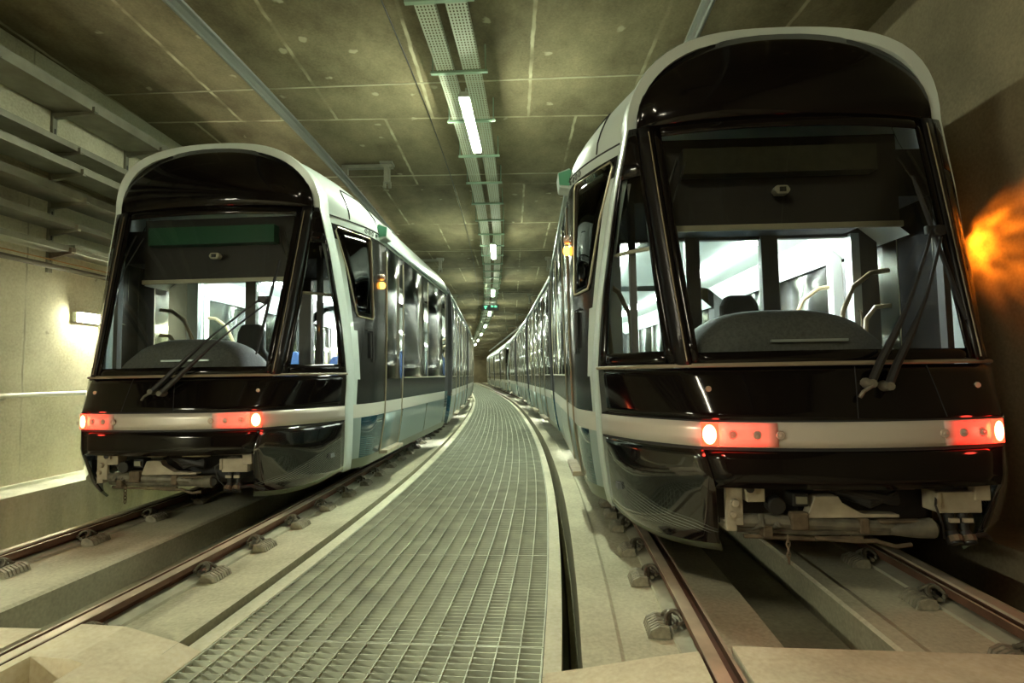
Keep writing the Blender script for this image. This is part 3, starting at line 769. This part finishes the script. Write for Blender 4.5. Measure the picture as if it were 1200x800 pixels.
    for sg in (-1, 1):
        mb = B(); mb.box((sg*1.0-.02, .62, 1.2), (sg*1.0+.02, .68, 2.4)); mb.build('cab_pillar', M['ingrey'], root)
        mb = B(); mb.tube([(sg*.72, .50, 2.52), (sg*.80, .47, 2.30), (sg*.84, .40, 2.0), (sg*.835, .34, 1.7)], .008, 6); mb.tube([(sg*.66, .52, 2.5), (sg*.78, .45, 2.2), (sg*.80, .40, 2.0)], .006, 6); mb.build('blind_cord', M['wire'], root)
    # ---------------- coupler bay
    mb = B(); mb.box((-.80, .60, .20), (.80, .66, .62)); mb.box((-.80, .05, .60), (.80, .66, .62)); bay = mb.build('coupler_bay', M['blackm'], root)
    mb = B(); mb.box((-.45, .02, .532), (.66, .05, .550)); mb.box((-.2, .03, .515), (-.06, .07, .534)); mb.box((.10, .03, .515), (.32, .07, .534)); mb.build('bay_edge', M['cream'], bay)
    mb = B(); mb.box((-.655, .05, .33), (-.565, .08, .565)); mb.box((-.655, .05, .30), (-.60, .16, .345)); mb.tube([(-.61, .055, .45), (-.61, .025, .45)], .022, 10); mb.tube([(-.625, .055, .39), (-.625, .025, .39)], .016, 10)
    mb.build('mounting_bracket', M['cream'], bay, bevel=.005)
    mb = B(); mb.box((-.55, .03, .455), (-.455, .13, .56)); mb.box((-.56, .01, .50), (-.51, .04, .565)); mb.build('hanger_block', M['cream'], bay, bevel=.005)
    mb = B(); mb.tube([(-.54, .035, .53), (-.54, .005, .53)], .022, 10); mb.build('hanger_bolt', M['blackm'], bay)
    mb = B(); mb.tube([(-.62, .10, .345), (-.40, .06, .35), (-.10, .05, .335), (.20, .04, .325)], [.035, .040, .034, .030], 10); mb.tube([(-.58, .12, .30), (-.20, .07, .295), (.26, .05, .30)], .026, 8); mb.tube([(.18, .04, .31), (.30, .02, .315), (.385, .015, .32)], [.030, .046, .052], 12)
    for u in (-.50, -.42, -.34): mb.tube([(u, .10, .30), (u+.02, .02, .34), (u+.03, .06, .38)], .017, 7)
    db = mb.build('coupler_drawbar', M['steel'], root, True, autosmooth=35)
    mb = B(); mb.tube([(.385, .0, .32), (.39, -.01, .32)], [.038, .030], 12); mb.build('coupler_mouth', M['blackm'], db, True)
    for q in ((-.335, .0, .315, -.245, .05, .405), (-.47, .03, .27, -.42, .12, .33), (.12, .0, .345, .34, .05, .362), (.02, .01, .29, .07, .08, .37)):
        mb = B(); mb.box(q[:3], q[3:]); mb.build('coupler_clamp', M['rustst'], db, bevel=.008)
    mb = B(); mb.tube([(-.20, .04, .265), (.0, .03, .25), (.10, .03, .252), (.20, .02, .225), (.28, .02, .235)], .011, 7); mb.tube([(-.55, .10, .262), (-.2, .06, .255), (.05, .05, .262)], .012, 7); mb.build('release_rod', M['rustst'], db, True)
    mb = B(); mb.prism([(-.24, .385), (-.20, .485), (-.08, .485), (-.06, .45), (.04, .395), (.23, .388), (.23, .372), (-.24, .372)], [(lambda a, b: (a, .02, b)), (lambda a, b: (a, .09, b))]); mb.build('coupler_cover', M['cream'], bay, bevel=.005)
    mb = B(); mb.tube([(-.40, .08, .44), (-.40, .015, .435)], .048, 12); mb.box((-.315, .025, .43), (-.23, .12, .50)); mb.build('electric_head', M['blackm'], bay, bevel=.008)
    mb = B(); mb.box((-.30, .012, .448), (-.245, .024, .485)); mb.build('head_plug', M['zinc'], bay)
    mb = B()
    for k in range(3): mb.tube([(-.06+.03*k, .13, .51-.02*k), (.10, .06, .48-.025*k), (.26, .09, .44+.02*k)], .026-.003*k, 8)
    mb.build('bay_hose', M['wire'], bay, True)
    mb = B(); mb.tube([(.46, .07, .50), (.40, .0, .44), (.43, .0, .34), (.47, .05, .26)], .006, 6); mb.tube([(.60, .03, .27), (.68, .05, .275), (.76, .12, .23)], .013, 6); mb.build('bay_cable', M['wire'], bay, True)
    for k in range(5):
        mb = B(); c = (-.36, -.0, .275-.028*k); pts = [(c[0]+.010*cos(t)*(1 if k % 2 else .2), c[1]+.010*cos(t)*(.2 if k % 2 else 1), c[2]+.019*sin(t)) for t in [j*pi/5 for j in range(11)]]
        mb.tube(pts, .004, 5); mb.build('chain_link', M['rustst'], db)
    mb = B(); mb.box((.44, .03, .39), (.66, .16, .50)); mb.box((.425, .02, .41), (.45, .05, .50)); mb.box((.62, .02, .455), (.70, .07, .55)); cbn = mb.build('equipment_box', M['cream'], bay, bevel=.006)
    mb = B(); mb.box((.70, .12, .48), (.75, .16, .55)); mb.box((.71, .11, .455), (.74, .13, .49)); mb.build('corner_bracket', M['cream'], bay, bevel=.004)
    for u in (.505, .575):
        mb = B(); mb.tube([(u, .06, .39), (u, .05, .30)], .024, 10); mb.tube([(u, .05, .29), (u, .02, .235)], [.030, .036], 12); mb.build('air_hose_coupling', M['blackm'], cbn, True)
        mb = B(); mb.box((u-.024, .015, .345), (u+.024, .03, .366)); mb.build('hose_tag', M['cream'], cbn)
        mb = B(); mb.tube([(u, .028, .275), (u, .012, .25)], .033, 10); mb.build('hose_collar', M['rustst'], cbn)
    mb = B(); mb.box((-.2, .22, .3), (.5, .4, .5)); mb.build('cross_beam', M['blackm'], bay)
    # ---------------- wiper
    piv = (.075, 1.075) if lead < 0 else (-.11, 1.06)
    if lead < 0: hub = (.70, 1.95)
    else: hub = (.66, 1.84)
    def on(u, z, o): 
        p = front(u, max(.9, min(z, 2.7)), o); return (p[0], p[1], z)
    mb = B()
    for d in (0, 1):
        a = (piv[0]+.085*d, piv[1]-.015*d); b = (hub[0]-.03+.055*d, hub[1]-.0-.04*d)
        pts = [on(lerp(a[0], b[0], f), lerp(a[1], b[1], f), .05+.05*sin(pi*f)) for f in zs(0, 1, 8)]
        mb.tube(pts, [.022, .022, .020, .016, .010, .008, .008, .008, .008], 8)
    wp = mb.build('wiper_arm', M['blackm'], root, True)
    mb = B()
    for d in (0, 1):
        p = on(piv[0]+.085*d, piv[1]-.015*d, 0); mb.tube([p, (p[0], p[1]-.07, p[2]+.0)], [.030, .022], 10)
    p = on(piv[0], piv[1]-.01, .06); mb.tube([p, (p[0]-.05, p[1], p[2]-.03), (p[0]-.07, p[1], p[2]-.06)], .010, 6)
    mb.build('wiper_pivot', M['steel'], wp, True)
    p = on(hub[0]+.01, hub[1], .045); mb = B(); mb.tube([(p[0], p[1]+.025, p[2]), (p[0], p[1]-.03, p[2])], [.040, .032], 10); mb.box((p[0]-.06, p[1]-.01, p[2]-.02), (p[0]+.05, p[1]+.02, p[2]+.035)); mb.build('wiper_hub', M['blackm'], wp, bevel=.006)
    mb = B()
    if lead < 0:
        pts = [on(lerp(.66, .765, f), lerp(2.32, 1.42, f), .028) for f in zs(0, 1, 8)]
    else:
        pts = [on(lerp(.735, .66, f), lerp(2.22, 1.36, f), .028) for f in zs(0, 1, 8)]
    mb.tube(pts, [.008]+[.013]*7+[.008], 6); mb.build('wiper_blade', M['rubber'], wp, True)
    # small round sockets on the hood
    for sg in (-1, 1):
        c = front(sg*.715, 1.055, .0); mb = B(); mb.tube([(c[0], c[1]-.001, c[2]), (c[0], c[1]-.010, c[2])], [.017, .014], 12); mb.build('hood_socket', M['cream'], root, True)
    for u0, u1 in ((.05, -.02), (.45, .45)) if lead < 0 else ((.02, .10), (-.36, -.36)):
        mb = B(); mb.tube([front(lerp(u0, u1, f), lerp(1.165, .90, f), .001) for f in zs(0, 1, 5)], .003, 5); mb.build('hood_seam', M['rubber'], root)

def coach(root, xf, L0, L1, marks, detail, gangway=True):
    """one carriage from L0 to L1. marks: list of (a,b,kind) with kind door/window. detail: sides with cut-outs and interior"""
    def B(): return MB(xf)
    idx = list(range(NH+1)); path = [(i, 1) for i in idx]+[(i, -1) for i in reversed(idx[:-1])]
    ts = sorted(set([L0, L1]+[x for a, b, k in marks for x in (a, b)]))
    def kind(t):
        for a, b, k in marks:
            if a < t < b: return k
        if (gangway and t > marks[-1][1]) or (L0 == 0 and t < marks[0][0]): return 'end'
        return 'post'
    rows = [[(s_*sec_pt(i)[0], t, sec_pt(i)[1]) for i, s_ in path] for t in ts]
    def cm(a, b):
        i = b if b < NH else 2*NH-1-b
        k = kind((ts[a]+ts[a+1])/2)
        if i >= 16: return 0
        z = (ZL[i]+ZL[i+1])/2
        if z < .34: return 4
        if k == 'end' and z < 2.61: return 3 if z < .88 else 6
        if z < .74: return 5 if k != 'post' else 3
        if z < .90: return 1
        if z < 1.13: return 2 if k != 'door' else (None if False else 2)
        if z < 2.61: return None if k in ('door', 'window') else (2 if k == 'post' else 0)
        return 0
    mb = B(); mb.grid(rows, cm)
    body = mb.build('coach_body', [M['white'], M['bandside'], M['dark'], M['teal'], M['olive'], M['panel'], M['rubber']], root, True)
    z0, z1 = 1.13, 2.61
    for a, b, k in marks:
        for sg in (-1, 1):
            w = B(); w.grid([[(sg*(su(z)+.003), t, z) for t in zs(a+.012, b-.012, 2)] for z in zs(z0, z1, 4)])
            nm = 'door_pane' if k == 'door' else 'side_window'
            if k == 'door':
                lowp = B(); lowp.grid([[(sg*(su(z)+.004), t, z) for t in (a+.012, b-.012)] for z in zs(.36, .74, 3)]); dr = lowp.build('door', M['panel'], root, True, solid=.006)
                wn = w.build('door_pane', M['tint'], dr, True, solid=.005)
                tr = B()
                for t in (a+.006, (b-.006)): tr.tube([(sg*(su(z)+.006), t, z) for z in zs(.34, 2.55, 6)], .010, 5)
                tr.build('door_edge', M['chrome'], dr)
                stp = B(); stp.box((sg*1.23, a+.03, .305), (sg*1.355, b-.03, .345)); stp.build('door_step', M['cream'], dr, bevel=.006)
            else:
                wn = w.build('side_window', M['tint'], root, True, solid=.005)
                tr = B(); tr.tube([(sg*(su(z)+.006), b-.006, z) for z in zs(1.14, 2.55, 6)], .007, 5); tr.tube([(sg*(su(1.14)+.006), t, 1.14) for t in (a, b)], .008, 5); tr.build('window_frame', M['chrome'], wn)
    for sg in (-1, 1):
        g = B(); g.prism([(1.335, 2.64), (1.375, 2.645), (1.378, 2.675), (1.338, 2.70)], [(lambda p, q, t=t: (sg*p, t, q)) for t in (L0+.03, L1-.03)]); g.build('roof_gutter', M['pale'], body)
    # underframe
    u = B(); u.box((-1.10, L0+.1, .17), (1.10, L1-.05, .40)); u.build('underframe', M['blackm'], root)
    # interior
    i_ = B(); i_.box((-1.25, L0+.02, .42), (1.25, L1-.02, .46)); i_.build('saloon_floor', M['infloor'], root)
    c = B(); c.grid([[(uu, t, zz) for uu, zz in ((-1.31, 2.20), (-1.05, 2.42), (-.75, 2.48), (.75, 2.48), (1.05, 2.42), (1.31, 2.20))] for t in (L0+.02, L1-.02)]); sal = c.build('saloon_ceiling', M['inceil'], root)
    for sg in (-1, 1):
        l = B(); l.box((sg*.56, L0+.15, 2.455), (sg*.70, L1-.15, 2.478)); l.build('ceiling_strip_light', M['cabin_light'], sal)
    if detail:
        for a, b, k in marks:
            for sg in (-1, 1):
                m = B(); m.box((sg*1.20, b-.03, .46), (sg*1.29, b+.07, 2.5)); m.build('saloon_post', M['inwhite'], sal)
                if k == 'window':
                    m = B(); m.box((sg*1.18, a, .46), (sg*1.29, b, 1.12)); m.build('saloon_lining', M['inwhite'], sal)
                    for t in (a+.3,):
                        s_ = B(); s_.prism([(-.20, 0), (.20, 0), (.19, .62), (.13, .72), (-.13, .72), (-.19, .62)], [(lambda p, q, t=t, d=d: (sg*.98+p, t+d+q*.10, .86+q)) for d in (0, .07)])
                        so = s_.build('passenger_seat', M['seat'], root, bevel=.02)
                        s_ = B(); s_.box((sg*.98-.21, t+.05-.45, .82), (sg*.98+.21, t+.06, .89)); s_.box((sg*.98-.15, t-.3, .46), (sg*.98+.15, t, .82)); s_.build('seat_cushion', M['seat'], so)
                else:
                    for t in (a-.05, b+.05):
                        pts = [(sg*1.24, t, 1.95), (sg*1.10, t, 1.93), (sg*.95, t, 1.82), (sg*.86, t, 1.62), (sg*.84, t, 1.3), (sg*.84, t, .47)]
                        m = B(); m.tube(pts, .021, 8); m.tube([(sg*1.24, t, 1.66), (sg*1.12, t, 1.65), (sg*1.04, t, 1.55), (sg*1.02, t, 1.3), (sg*1.02, t, .47)], .019, 8); m.build('grab_rail', M['pole'], root, True)

MARK1 = [(1.60, 2.32, 'door'), (2.40, 3.74, 'window'), (3.78, 5.18, 'window')]
def mid_marks(L): return [(.25, 1.15, 'window'), (1.25, 2.35, 'door'), (2.45, L-2.45, 'window'), (L-2.35, L-1.25, 'door'), (L-1.15, L-.25, 'window')]
def bellows(root, xf, t0, t1, wxf):
    mb = MB(xf); n = 6; rows = []
    for a in range(n+1):
        t = lerp(t0, t1, a/n); k = .965 if a % 2 else .945
        rows.append([(s_*sec_pt(i)[0]*k, t, .30+(sec_pt(i)[1]-.30)*.955) for i, s_ in [(i, 1) for i in range(NH+1)]+[(i, -1) for i in reversed(range(NH))]])
    mb.grid(rows); b = mb.build('gangway_bellows', M['rubber'], root)
    return b
def pose_xf(root_pose, pose):
    """module local -> world -> root local"""
    (rx, ry, ra), (px, py, pa) = root_pose, pose
    def f(p):
        X = px+p[0]*cos(pa)+p[1]*sin(pa); Y = py-p[0]*sin(pa)+p[1]*cos(pa)
        dx, dy = X-rx, Y-ry
        return (dx*cos(ra)-dy*sin(ra), dx*sin(ra)+dy*cos(ra), p[2])
    return f
def wheelset(root, xf, t):
    for sg in (-1, 1):
        mb = MB(xf); mb.tube([(sg*.725, t, .29), (sg*.79, t, .29)], .29, 20); mb.tube([(sg*.700, t, .29), (sg*.725, t, .29)], .305, 20); mb.build('wheel', M['rustst'], root)
    mb = MB(xf); mb.tube([(-.70, t, .29), (.70, t, .29)], .06, 8); mb.build('axle', M['rustst'], root)
def tram(pose, track, label, lead, near=True, group=None):
    x0, y0, yaw = pose
    root = empty('tram', (x0, y0, 0), -yaw, label, 'tram', group)
    ident = lambda p: p
    cab(root, ident, near, lead)
    coach(root, ident, T_B, 5.45, MARK1, near)
    wheelset(root, ident, 3.0); wheelset(root, ident, 4.6)
    # following carriages sit on the track
    yend = y0+5.45*cos(yaw)
    xe = x0+5.45*sin(yaw)
    prev = None
    for k in range(3):
        Ls = 5.95
        ya = yend+.50; yb_ = ya+Ls
        A, Bp = P(ya, track, 0), P(yb_, track, 0)
        if k == 0: A = (A[0]+(xe-P(yend, track, 0)[0]), A[1], 0)
        a = math.atan2(Bp[0]-A[0], Bp[1]-A[1])
        xf = pose_xf((x0, y0, yaw), (A[0], A[1], a))
        if k < 2:
            coach(root, xf, 0, Ls, mid_marks(Ls), near and track < 0 and k == 0)
            wheelset(root, xf, 1.8); wheelset(root, xf, Ls-1.8)
        else:
            rev = lambda p, xf=xf: xf((-p[0], Ls-p[1], p[2]))
            # rear cab: built with the same parts turned round
            coach(root, rev, T_B, 5.95, MARK1, False); cab(root, rev, False, lead)
            wheelset(root, rev, 3.0); wheelset(root, rev, 4.6)
        # bellows between
        xfp = ident if prev is None else prev[0]; tp = 5.45 if prev is None else prev[1]
        mb = MB(); n = 6
        pth = [(i, 1) for i in range(NH+1)]+[(i, -1) for i in reversed(range(NH))]
        ra = [xfp((s_*sec_pt(i)[0], tp, sec_pt(i)[1])) for i, s_ in pth]; rb = [xf((s_*sec_pt(i)[0], 0, sec_pt(i)[1])) for i, s_ in pth]
        ca = xfp((0, tp, 1.6)); cb_ = xf((0, 0, 1.6))
        rows = []
        for j in range(n+1):
            g = j/n; kk = 1.0 if j in (0, n) else (.965 if j % 2 else .94); c = [lerp(ca[q], cb_[q], g) for q in range(3)]
            rows.append([[c[q]+(lerp(A_[q], B_[q], g)-c[q])*kk for q in range(3)] for A_, B_ in zip(ra, rb)])
        mb.grid(rows, lambda a, b: 1 if (min(b, 2*NH-1-b) < 4) else 0); mb.build('gangway_bellows', [M['rubber'], M['teal']], root)
        prev = (xf, Ls); yend = yb_
    return root, yend

LP = (-2.847, 4.526, .061); RP = (1.782, 2.885, .0342)
tram(LP, TL, "black-nosed tram on the left track beside the handrail wall, wiper lying across its windscreen", 1)
r_, yend = tram(RP, TR, "larger, nearer black-nosed tram on the right track, hazy orange glow on wall beside it", -1)
ya = yend+.9
A = P(ya, TR, 0)
tram((A[0], A[1], head(ya+2)), TR, "distant second tram parked on the right track behind the nearer tram", -1, near=False)

# ------------------------------------------------------------------ ceiling lights, cable trays, conductor rails
def ceiling_light(y, i, first):
    x, yy, z = P(y, -.045-.006*max(0, y-12), 4.02)
    lab = '%s tube light from the camera under the ceiling tray' % ORD[i] if i >= 0 else ('tube light overhead behind the camera, %s' % ('closer' if i == -1 else 'farther'))
    r = empty('ceiling_light', (x, yy, z), -head(y), lab, 'ceiling light', 'tube lights along the ceiling tray')
    mb = MB(); mb.prism([(-.055, 0), (.055, 0), (.055, .03), (.035, .055), (-.035, .055), (-.055, .03)], [(lambda a, b, t=t: (a, t, b)) for t in (-.70, .70)]); mb.build('housing', M['fixture'], r)
    mb = MB(); mb.prism([(-.052, .0), (-.04, -.03), (.04, -.03), (.052, 0)], [(lambda a, b, t=t: (a, t, b)) for t in (-.66, .66)]); mb.build('diffuser', M['tube' if i >= 0 else 'warmtube'], r)
    mb = MB(); mb.tube([(0, -.5, .055), (0, -.5, .20)], .010, 6); mb.tube([(0, .5, .055), (0, .5, .20)], .010, 6); mb.build('hanger', M['fixture'], r)
    return r
for i, y in enumerate([6.15, 12.55, 18.95, 25.35, 31.75, 38.15, 44.55, 51, 58, 66, 75, 84, 92]): ceiling_light(y, i, i == 0)
ceiling_light(-.25, -1, False); ceiling_light(-6.6, -2, False)
# twin perforated cable tray
tr = empty('cable_tray', (0, 0, 0), 0, 'twin perforated cable tray running under the middle of the ceiling', 'cable tray')
for (a, b) in ((-.30, -.125), (-.035, .145)):
    mb = MB(); yy = ys(-8, 60, .5); v = []
    me = bpy.data.meshes.new('tray'); vv = []; ff = []; uv = []
    for k, y in enumerate(yy):
        for o, z in ((a, 4.30), (a, 4.25), (b, 4.25), (b, 4.30)): vv.append(P(y, o-.006*max(0, y-12), z))
    for k in range(len(yy)-1):
        for j in range(3):
            ff.append((4*k+j, 4*k+j+1, 4*k+5+j, 4*k+4+j))
            u0, u1 = (0, .05, .05+b-a, .10+b-a)[j], (0, .05, .05+b-a, .10+b-a)[j+1]
            uv += [(u0, yy[k]), (u1, yy[k]), (u1, yy[k+1]), (u0, yy[k+1])]
    me.from_pydata(vv, [], ff); l = me.uv_layers.new(name='UVMap')
    for k, q in enumerate(uv): l.data[k].uv = q
    me.materials.append(M['perf']); o = bpy.data.objects.new('tray', me); C.objects.link(o); o.parent = tr
y = -6.4; k = 0
sproto = None
while y < 45:
    o = -.075-.006*max(0, y-12); p = P(y, o, 4.225)
    if sproto is None:
        mb = MB(); mb.box((-.29, -.02, 0), (.29, .02, .025)); mb.tube([(-.27, 0, .02), (-.27, 0, .295)], .008, 5); mb.tube([(.27, 0, .02), (.27, 0, .295)], .008, 5)
        sproto = mb.build('tray_strap', M['zincg'], tr); s_ = sproto
    else: s_ = sproto.copy(); C.objects.link(s_); s_.parent = tr
    s_.location = p; s_.rotation_euler = (0, 0, -head(y)); y += 1.07
# overhead conductor rails over each track, with drop brackets
for off, nm in ((TL, 'left'), (TR, 'right')):
    r = empty('conductor_rail', (0, 0, 0), 0, 'long grey overhead conductor rail hung above the %s track' % nm, 'conductor rail')
    o = strip('conductor_profile', [(off-.055, 4.30), (off+.055, 4.30), (off+.05, 4.28), (off+.02, 4.27), (off+.022, 4.20), (off+.008, 4.185), (off-.008, 4.185), (off-.022, 4.20), (off-.02, 4.27), (off-.05, 4.28)], -8, 70, M['alu'], .5); o.parent = r
    proto = None
    for i, y in enumerate([1.2, 8.4, 15.5, 22.6, 29.8, 37]):
        if proto is None:
            mb = MB(); mb.box((-.05, -.05, .22), (.75, .05, .27)); mb.box((.62, -.06, -.02), (.70, .06, .24)); mb.box((.56, -.10, .27), (.76, .10, .30)); mb.box((-.04, -.03, .12), (.04, .03, .24)); mb.box((.60, -.02, -.10), (.64, .02, .0)); mb.box((.68, -.02, -.10), (.72, .02, .0))
            proto = mb.build('drop_bracket', M['zinc'], r); q = proto
        else: q = proto.copy(); C.objects.link(q); q.parent = r
        q.location = P(y, off, 4.22); q.rotation_euler = (0, 0, -head(y)+(0 if off < 0 else pi))
# green lit direction sign
p = P(21.6, -.16, 3.72)
r = empty('direction_sign', p, -head(21.6), 'small dark green lit sign hanging below the ceiling lights', 'sign')
mb = MB(); mb.box((-.33, -.03, 0), (.33, .03, .22)); mb.build('sign_case', M['blackm'], r)
mb = MB()
for a, b, c, d in ((-.25, .13, -.12, .18), (-.22, .06, -.17, .13), (.02, .13, .12, .18), (.16, .12, .26, .18)): mb.box((a, -.034, b), (c, -.028, d))
mb.build('sign_symbol', M['green'], r)
mb = MB(); mb.tube([(-.25, 0, .22), (-.25, 0, .53)], .01, 5); mb.tube([(.25, 0, .22), (.25, 0, .53)], .01, 5); mb.build('hanger', M['zinc'], r)

# ------------------------------------------------------------------ left wall equipment
trays = [(3.98, .42, .10, 'zinc', 'topmost and widest cable tray, just under the ceiling on left wall'), (3.55, .28, .05, 'zinc', 'second cable tray from the ceiling on the left wall'), (3.32, .32, .06, 'zinc', 'third cable tray from the ceiling on the left wall'),
         (3.02, .36, .07, 'zinc', 'fourth cable tray from the ceiling, with wide flat base'), (2.74, .28, .05, 'zinc', 'fifth cable tray from the ceiling, above the lowest one'), (2.50, .22, .045, 'zinc', 'lowest cable tray on the left wall, above the dark pipe')]
for z, w, h, m, lab in trays:
    r = empty('wall_tray', (0, 0, 0), 0, lab, 'cable tray', 'cable trays stacked up the left wall')
    a, b = WALL_L+.03, WALL_L+.03+w
    o = strip('tray_base', [(a, z), (a, z-.012), (b, z-.012), (b, z+h), (b-.012, z+h), (b-.012, z)], -8, 60, M[m], .6); o.parent = r
    proto = None
    for i in range(22):
        y = 1.02+i*1.08
        if proto is None:
            mb = MB(); mb.prism([(0, -.015), (w+.02, -.015), (w+.02, -.035), (0, -.075)], [(lambda p, q, t=t: (p, t, q)) for t in (-.02, .02)]); mb.box((w-.01, -.025, -.02), (w+.03, .025, .03)); proto = mb.build('cantilever_arm', M['rustst' if z < 2.6 else 'zinc'], r); q = proto
        else: q = proto.copy(); C.objects.link(q); q.parent = r
        q.location = P(y, WALL_L+.03, z); q.rotation_euler = (0, 0, -head(y))
pp = None
for i in range(22):
    y = 1.02+i*1.08
    if pp is None:
        mb = MB(); mb.box((0, -.025, 0), (.03, .025, 1.85)); 
        for k in range(8): mb.box((.029, -.008, .12+.22*k), (.032, .008, .20+.22*k), 1)
        pp = mb.build('bracket_post', [M['zinc'], M['blackm']]); q = pp
    else: q = pp.copy(); C.objects.link(q)
    q.location = P(y, WALL_L+.001, 2.28); q.rotation_euler = (0, 0, -head(y))
    tag(q, '%s slotted upright bracket post from the camera on the left wall' % ORD[i], 'bracket post', 'uprights carrying the wall trays')
def along(off, z, a, b, st=.5):
    return [P(y, off, z) for y in ys(a, b, st)]
mb = MB(); mb.tube(along(WALL_L+.12, 2.33, -8, 60), .028, 8); tag(mb.build('pipe', M['pipe'], smooth=True), 'dark horizontal pipe below the wall trays on the left wall', 'pipe')
mb = MB(); mb.tube(along(WALL_L+.10, 2.40, -8, 60), .007, 5); tag(mb.build('cable', M['pipeo']), 'thin orange cable just above the dark pipe on the left wall', 'cable')
r = empty('drop_bracket', P(5.95, WALL_L+.02, 2.1), -head(5.95), 'brown inverted L bracket at the end of the lowest wall tray', 'bracket')
mb = MB(); mb.box((0, -.55, .43), (.24, -.50, .47)); mb.box((.20, -.55, .43), (.25, .02, .47)); mb.build('bracket_arm', M['zinc'], r)
mb = MB(); mb.box((.20, -.02, .0), (.25, .03, .46)); mb.build('bracket_leg', M['rustst'], r)
r = empty('handrail', (0, 0, 0), 0, 'pale handrail fixed along the left wall above the white ledge', 'handrail')
mb = MB(); mb.tube(along(WALL_L+.09, 1.03, -8, 60), .024, 10); mb.build('rail_tube', M['handrail'], r, True)
pr = None
for i in range(14):
    y = 1.1+i*1.25
    if pr is None:
        mb = MB(); mb.tube([(0, 0, -.03), (.06, 0, -.03), (.09, 0, 0)], .013, 6); mb.tube([(0, 0, -.03), (.012, 0, -.03)], .035, 10); pr = mb.build('wall_bracket', M['handrail'], r); q = pr
    else: q = pr.copy(); C.objects.link(q); q.parent = r
    q.location = P(y, WALL_L, 1.03); q.rotation_euler = (0, 0, -head(y))
def wall_light(y, lab):
    r = empty('wall_light', P(y, WALL_L+.001, 1.80), -head(y), lab, 'wall light', 'tube lights along the left wall')
    mb = MB(); mb.box((0, -.82, 0), (.05, .82, .10)); mb.box((0, -.82, .10), (.10, .82, .112)); mb.build('housing', M['fixture'], r, bevel=.008)  # top lip added to shade the tube upward
    mb = MB(); mb.prism([(.05, .005), (.09, .02), (.09, .08), (.05, .095)], [(lambda a, b, t=t: (a, t, b)) for t in (-.80, .80)]); mb.build('diffuser', M['walltube'], r)
wall_light(6.55, 'bright tube light on the left wall, right beside the left tram nose')
wall_light(-.9, 'tube light on the left wall behind the camera')
wall_light(13.6, 'tube light on the left wall hidden beside the left tram carriages')

# ------------------------------------------------------------------ light thrown by the amber marker lamp on to the right wall
def spot(loc, target, col, power, ang, blend, size, name):
    l = bpy.data.lights.new(name, 'SPOT'); l.color = col; l.energy = power; l.spot_size = ang; l.spot_blend = blend; l.shadow_soft_size = size
    o = bpy.data.objects.new(name, l); C.objects.link(o); o.location = loc
    o.rotation_euler = (Vector(target)-Vector(loc)).to_track_quat('-Z', 'Y').to_euler()
    # noise added to the lamp strength breaks its wall glow into ragged patches
    l.use_nodes = True; nt = l.node_tree; em = nt.nodes['Emission']
    tc = N(nt, 'ShaderNodeTexCoord'); nz = N(nt, 'ShaderNodeTexNoise'); nz.inputs['Scale'].default_value = 3.5; nz.inputs['Detail'].default_value = 6; nz.inputs['Distortion'].default_value = 1.2
    nt.links.new(tc.outputs['Normal'], nz.inputs['Vector']); rr = ramp(nt, [(.36, (.12, .12, .12)), (.66, (1.9, 1.9, 1.9))]); nt.links.new(nz.outputs['Fac'], rr.inputs[0]); nt.links.new(rr.outputs[0], em.inputs['Strength'])
    return o
def loc_of(pose, u, t, z):
    x0, y0, a = pose; return (x0+u*cos(a)+t*sin(a), y0-u*sin(a)+t*cos(a), z)
spot(loc_of(RP, 1.46, 1.39, 2.135), (3.58, 3.82, 2.0), (1, .23, .012), 9, radians(98), 1, .03, 'amber_beam')
for pose in (LP, RP):
    for sg in (-1, 1):
        l = bpy.data.lights.new('tail_glow', 'POINT'); l.color = (1, .05, .03); l.energy = .10; l.shadow_soft_size = .03
        o = bpy.data.objects.new('tail_glow', l); C.objects.link(o); o.location = loc_of(pose, sg*.75, -.10, .82)

# ------------------------------------------------------------------ world, camera, view
w = bpy.data.worlds.new('World'); sc.world = w; w.use_nodes = True
w.node_tree.nodes['Background'].inputs[0].default_value = (.5, .52, .42, 1); w.node_tree.nodes['Background'].inputs[1].default_value = .02
cam = bpy.data.cameras.new('Camera'); co = bpy.data.objects.new('Camera', cam); C.objects.link(co)
F = 637.79; cam.sensor_width = 36; cam.lens = F*36/1200; cam.clip_start = .02; cam.clip_end = 300
a = math.atan2(39.02, F); rl = -.01634
fwd = Vector((0, cos(a), sin(a))); up0 = Vector((0, -sin(a), cos(a))); rt0 = Vector((1, 0, 0))
right = rt0*cos(rl)+up0*sin(rl); up = -rt0*sin(rl)+up0*cos(rl)
mt = Matrix((( right[0], up[0], -fwd[0], 0), (right[1], up[1], -fwd[1], 0), (right[2], up[2], -fwd[2], 1.15), (0, 0, 0, 1)))
co.matrix_world = mt
sc.camera = co
sc.view_settings.view_transform = 'Standard'; sc.view_settings.look = 'None'; sc.view_settings.gamma = 1; sc.view_settings.use_curve_mapping = False
sc.view_settings.exposure = 3.75
cy = sc.cycles
cy.max_bounces = 10; cy.diffuse_bounces = 4; cy.glossy_bounces = 4; cy.transparent_max_bounces = 16; cy.transmission_bounces = 4
cy.use_denoising = True; cy.sample_clamp_indirect = 6; cy.caustics_reflective = False; cy.caustics_refractive = False
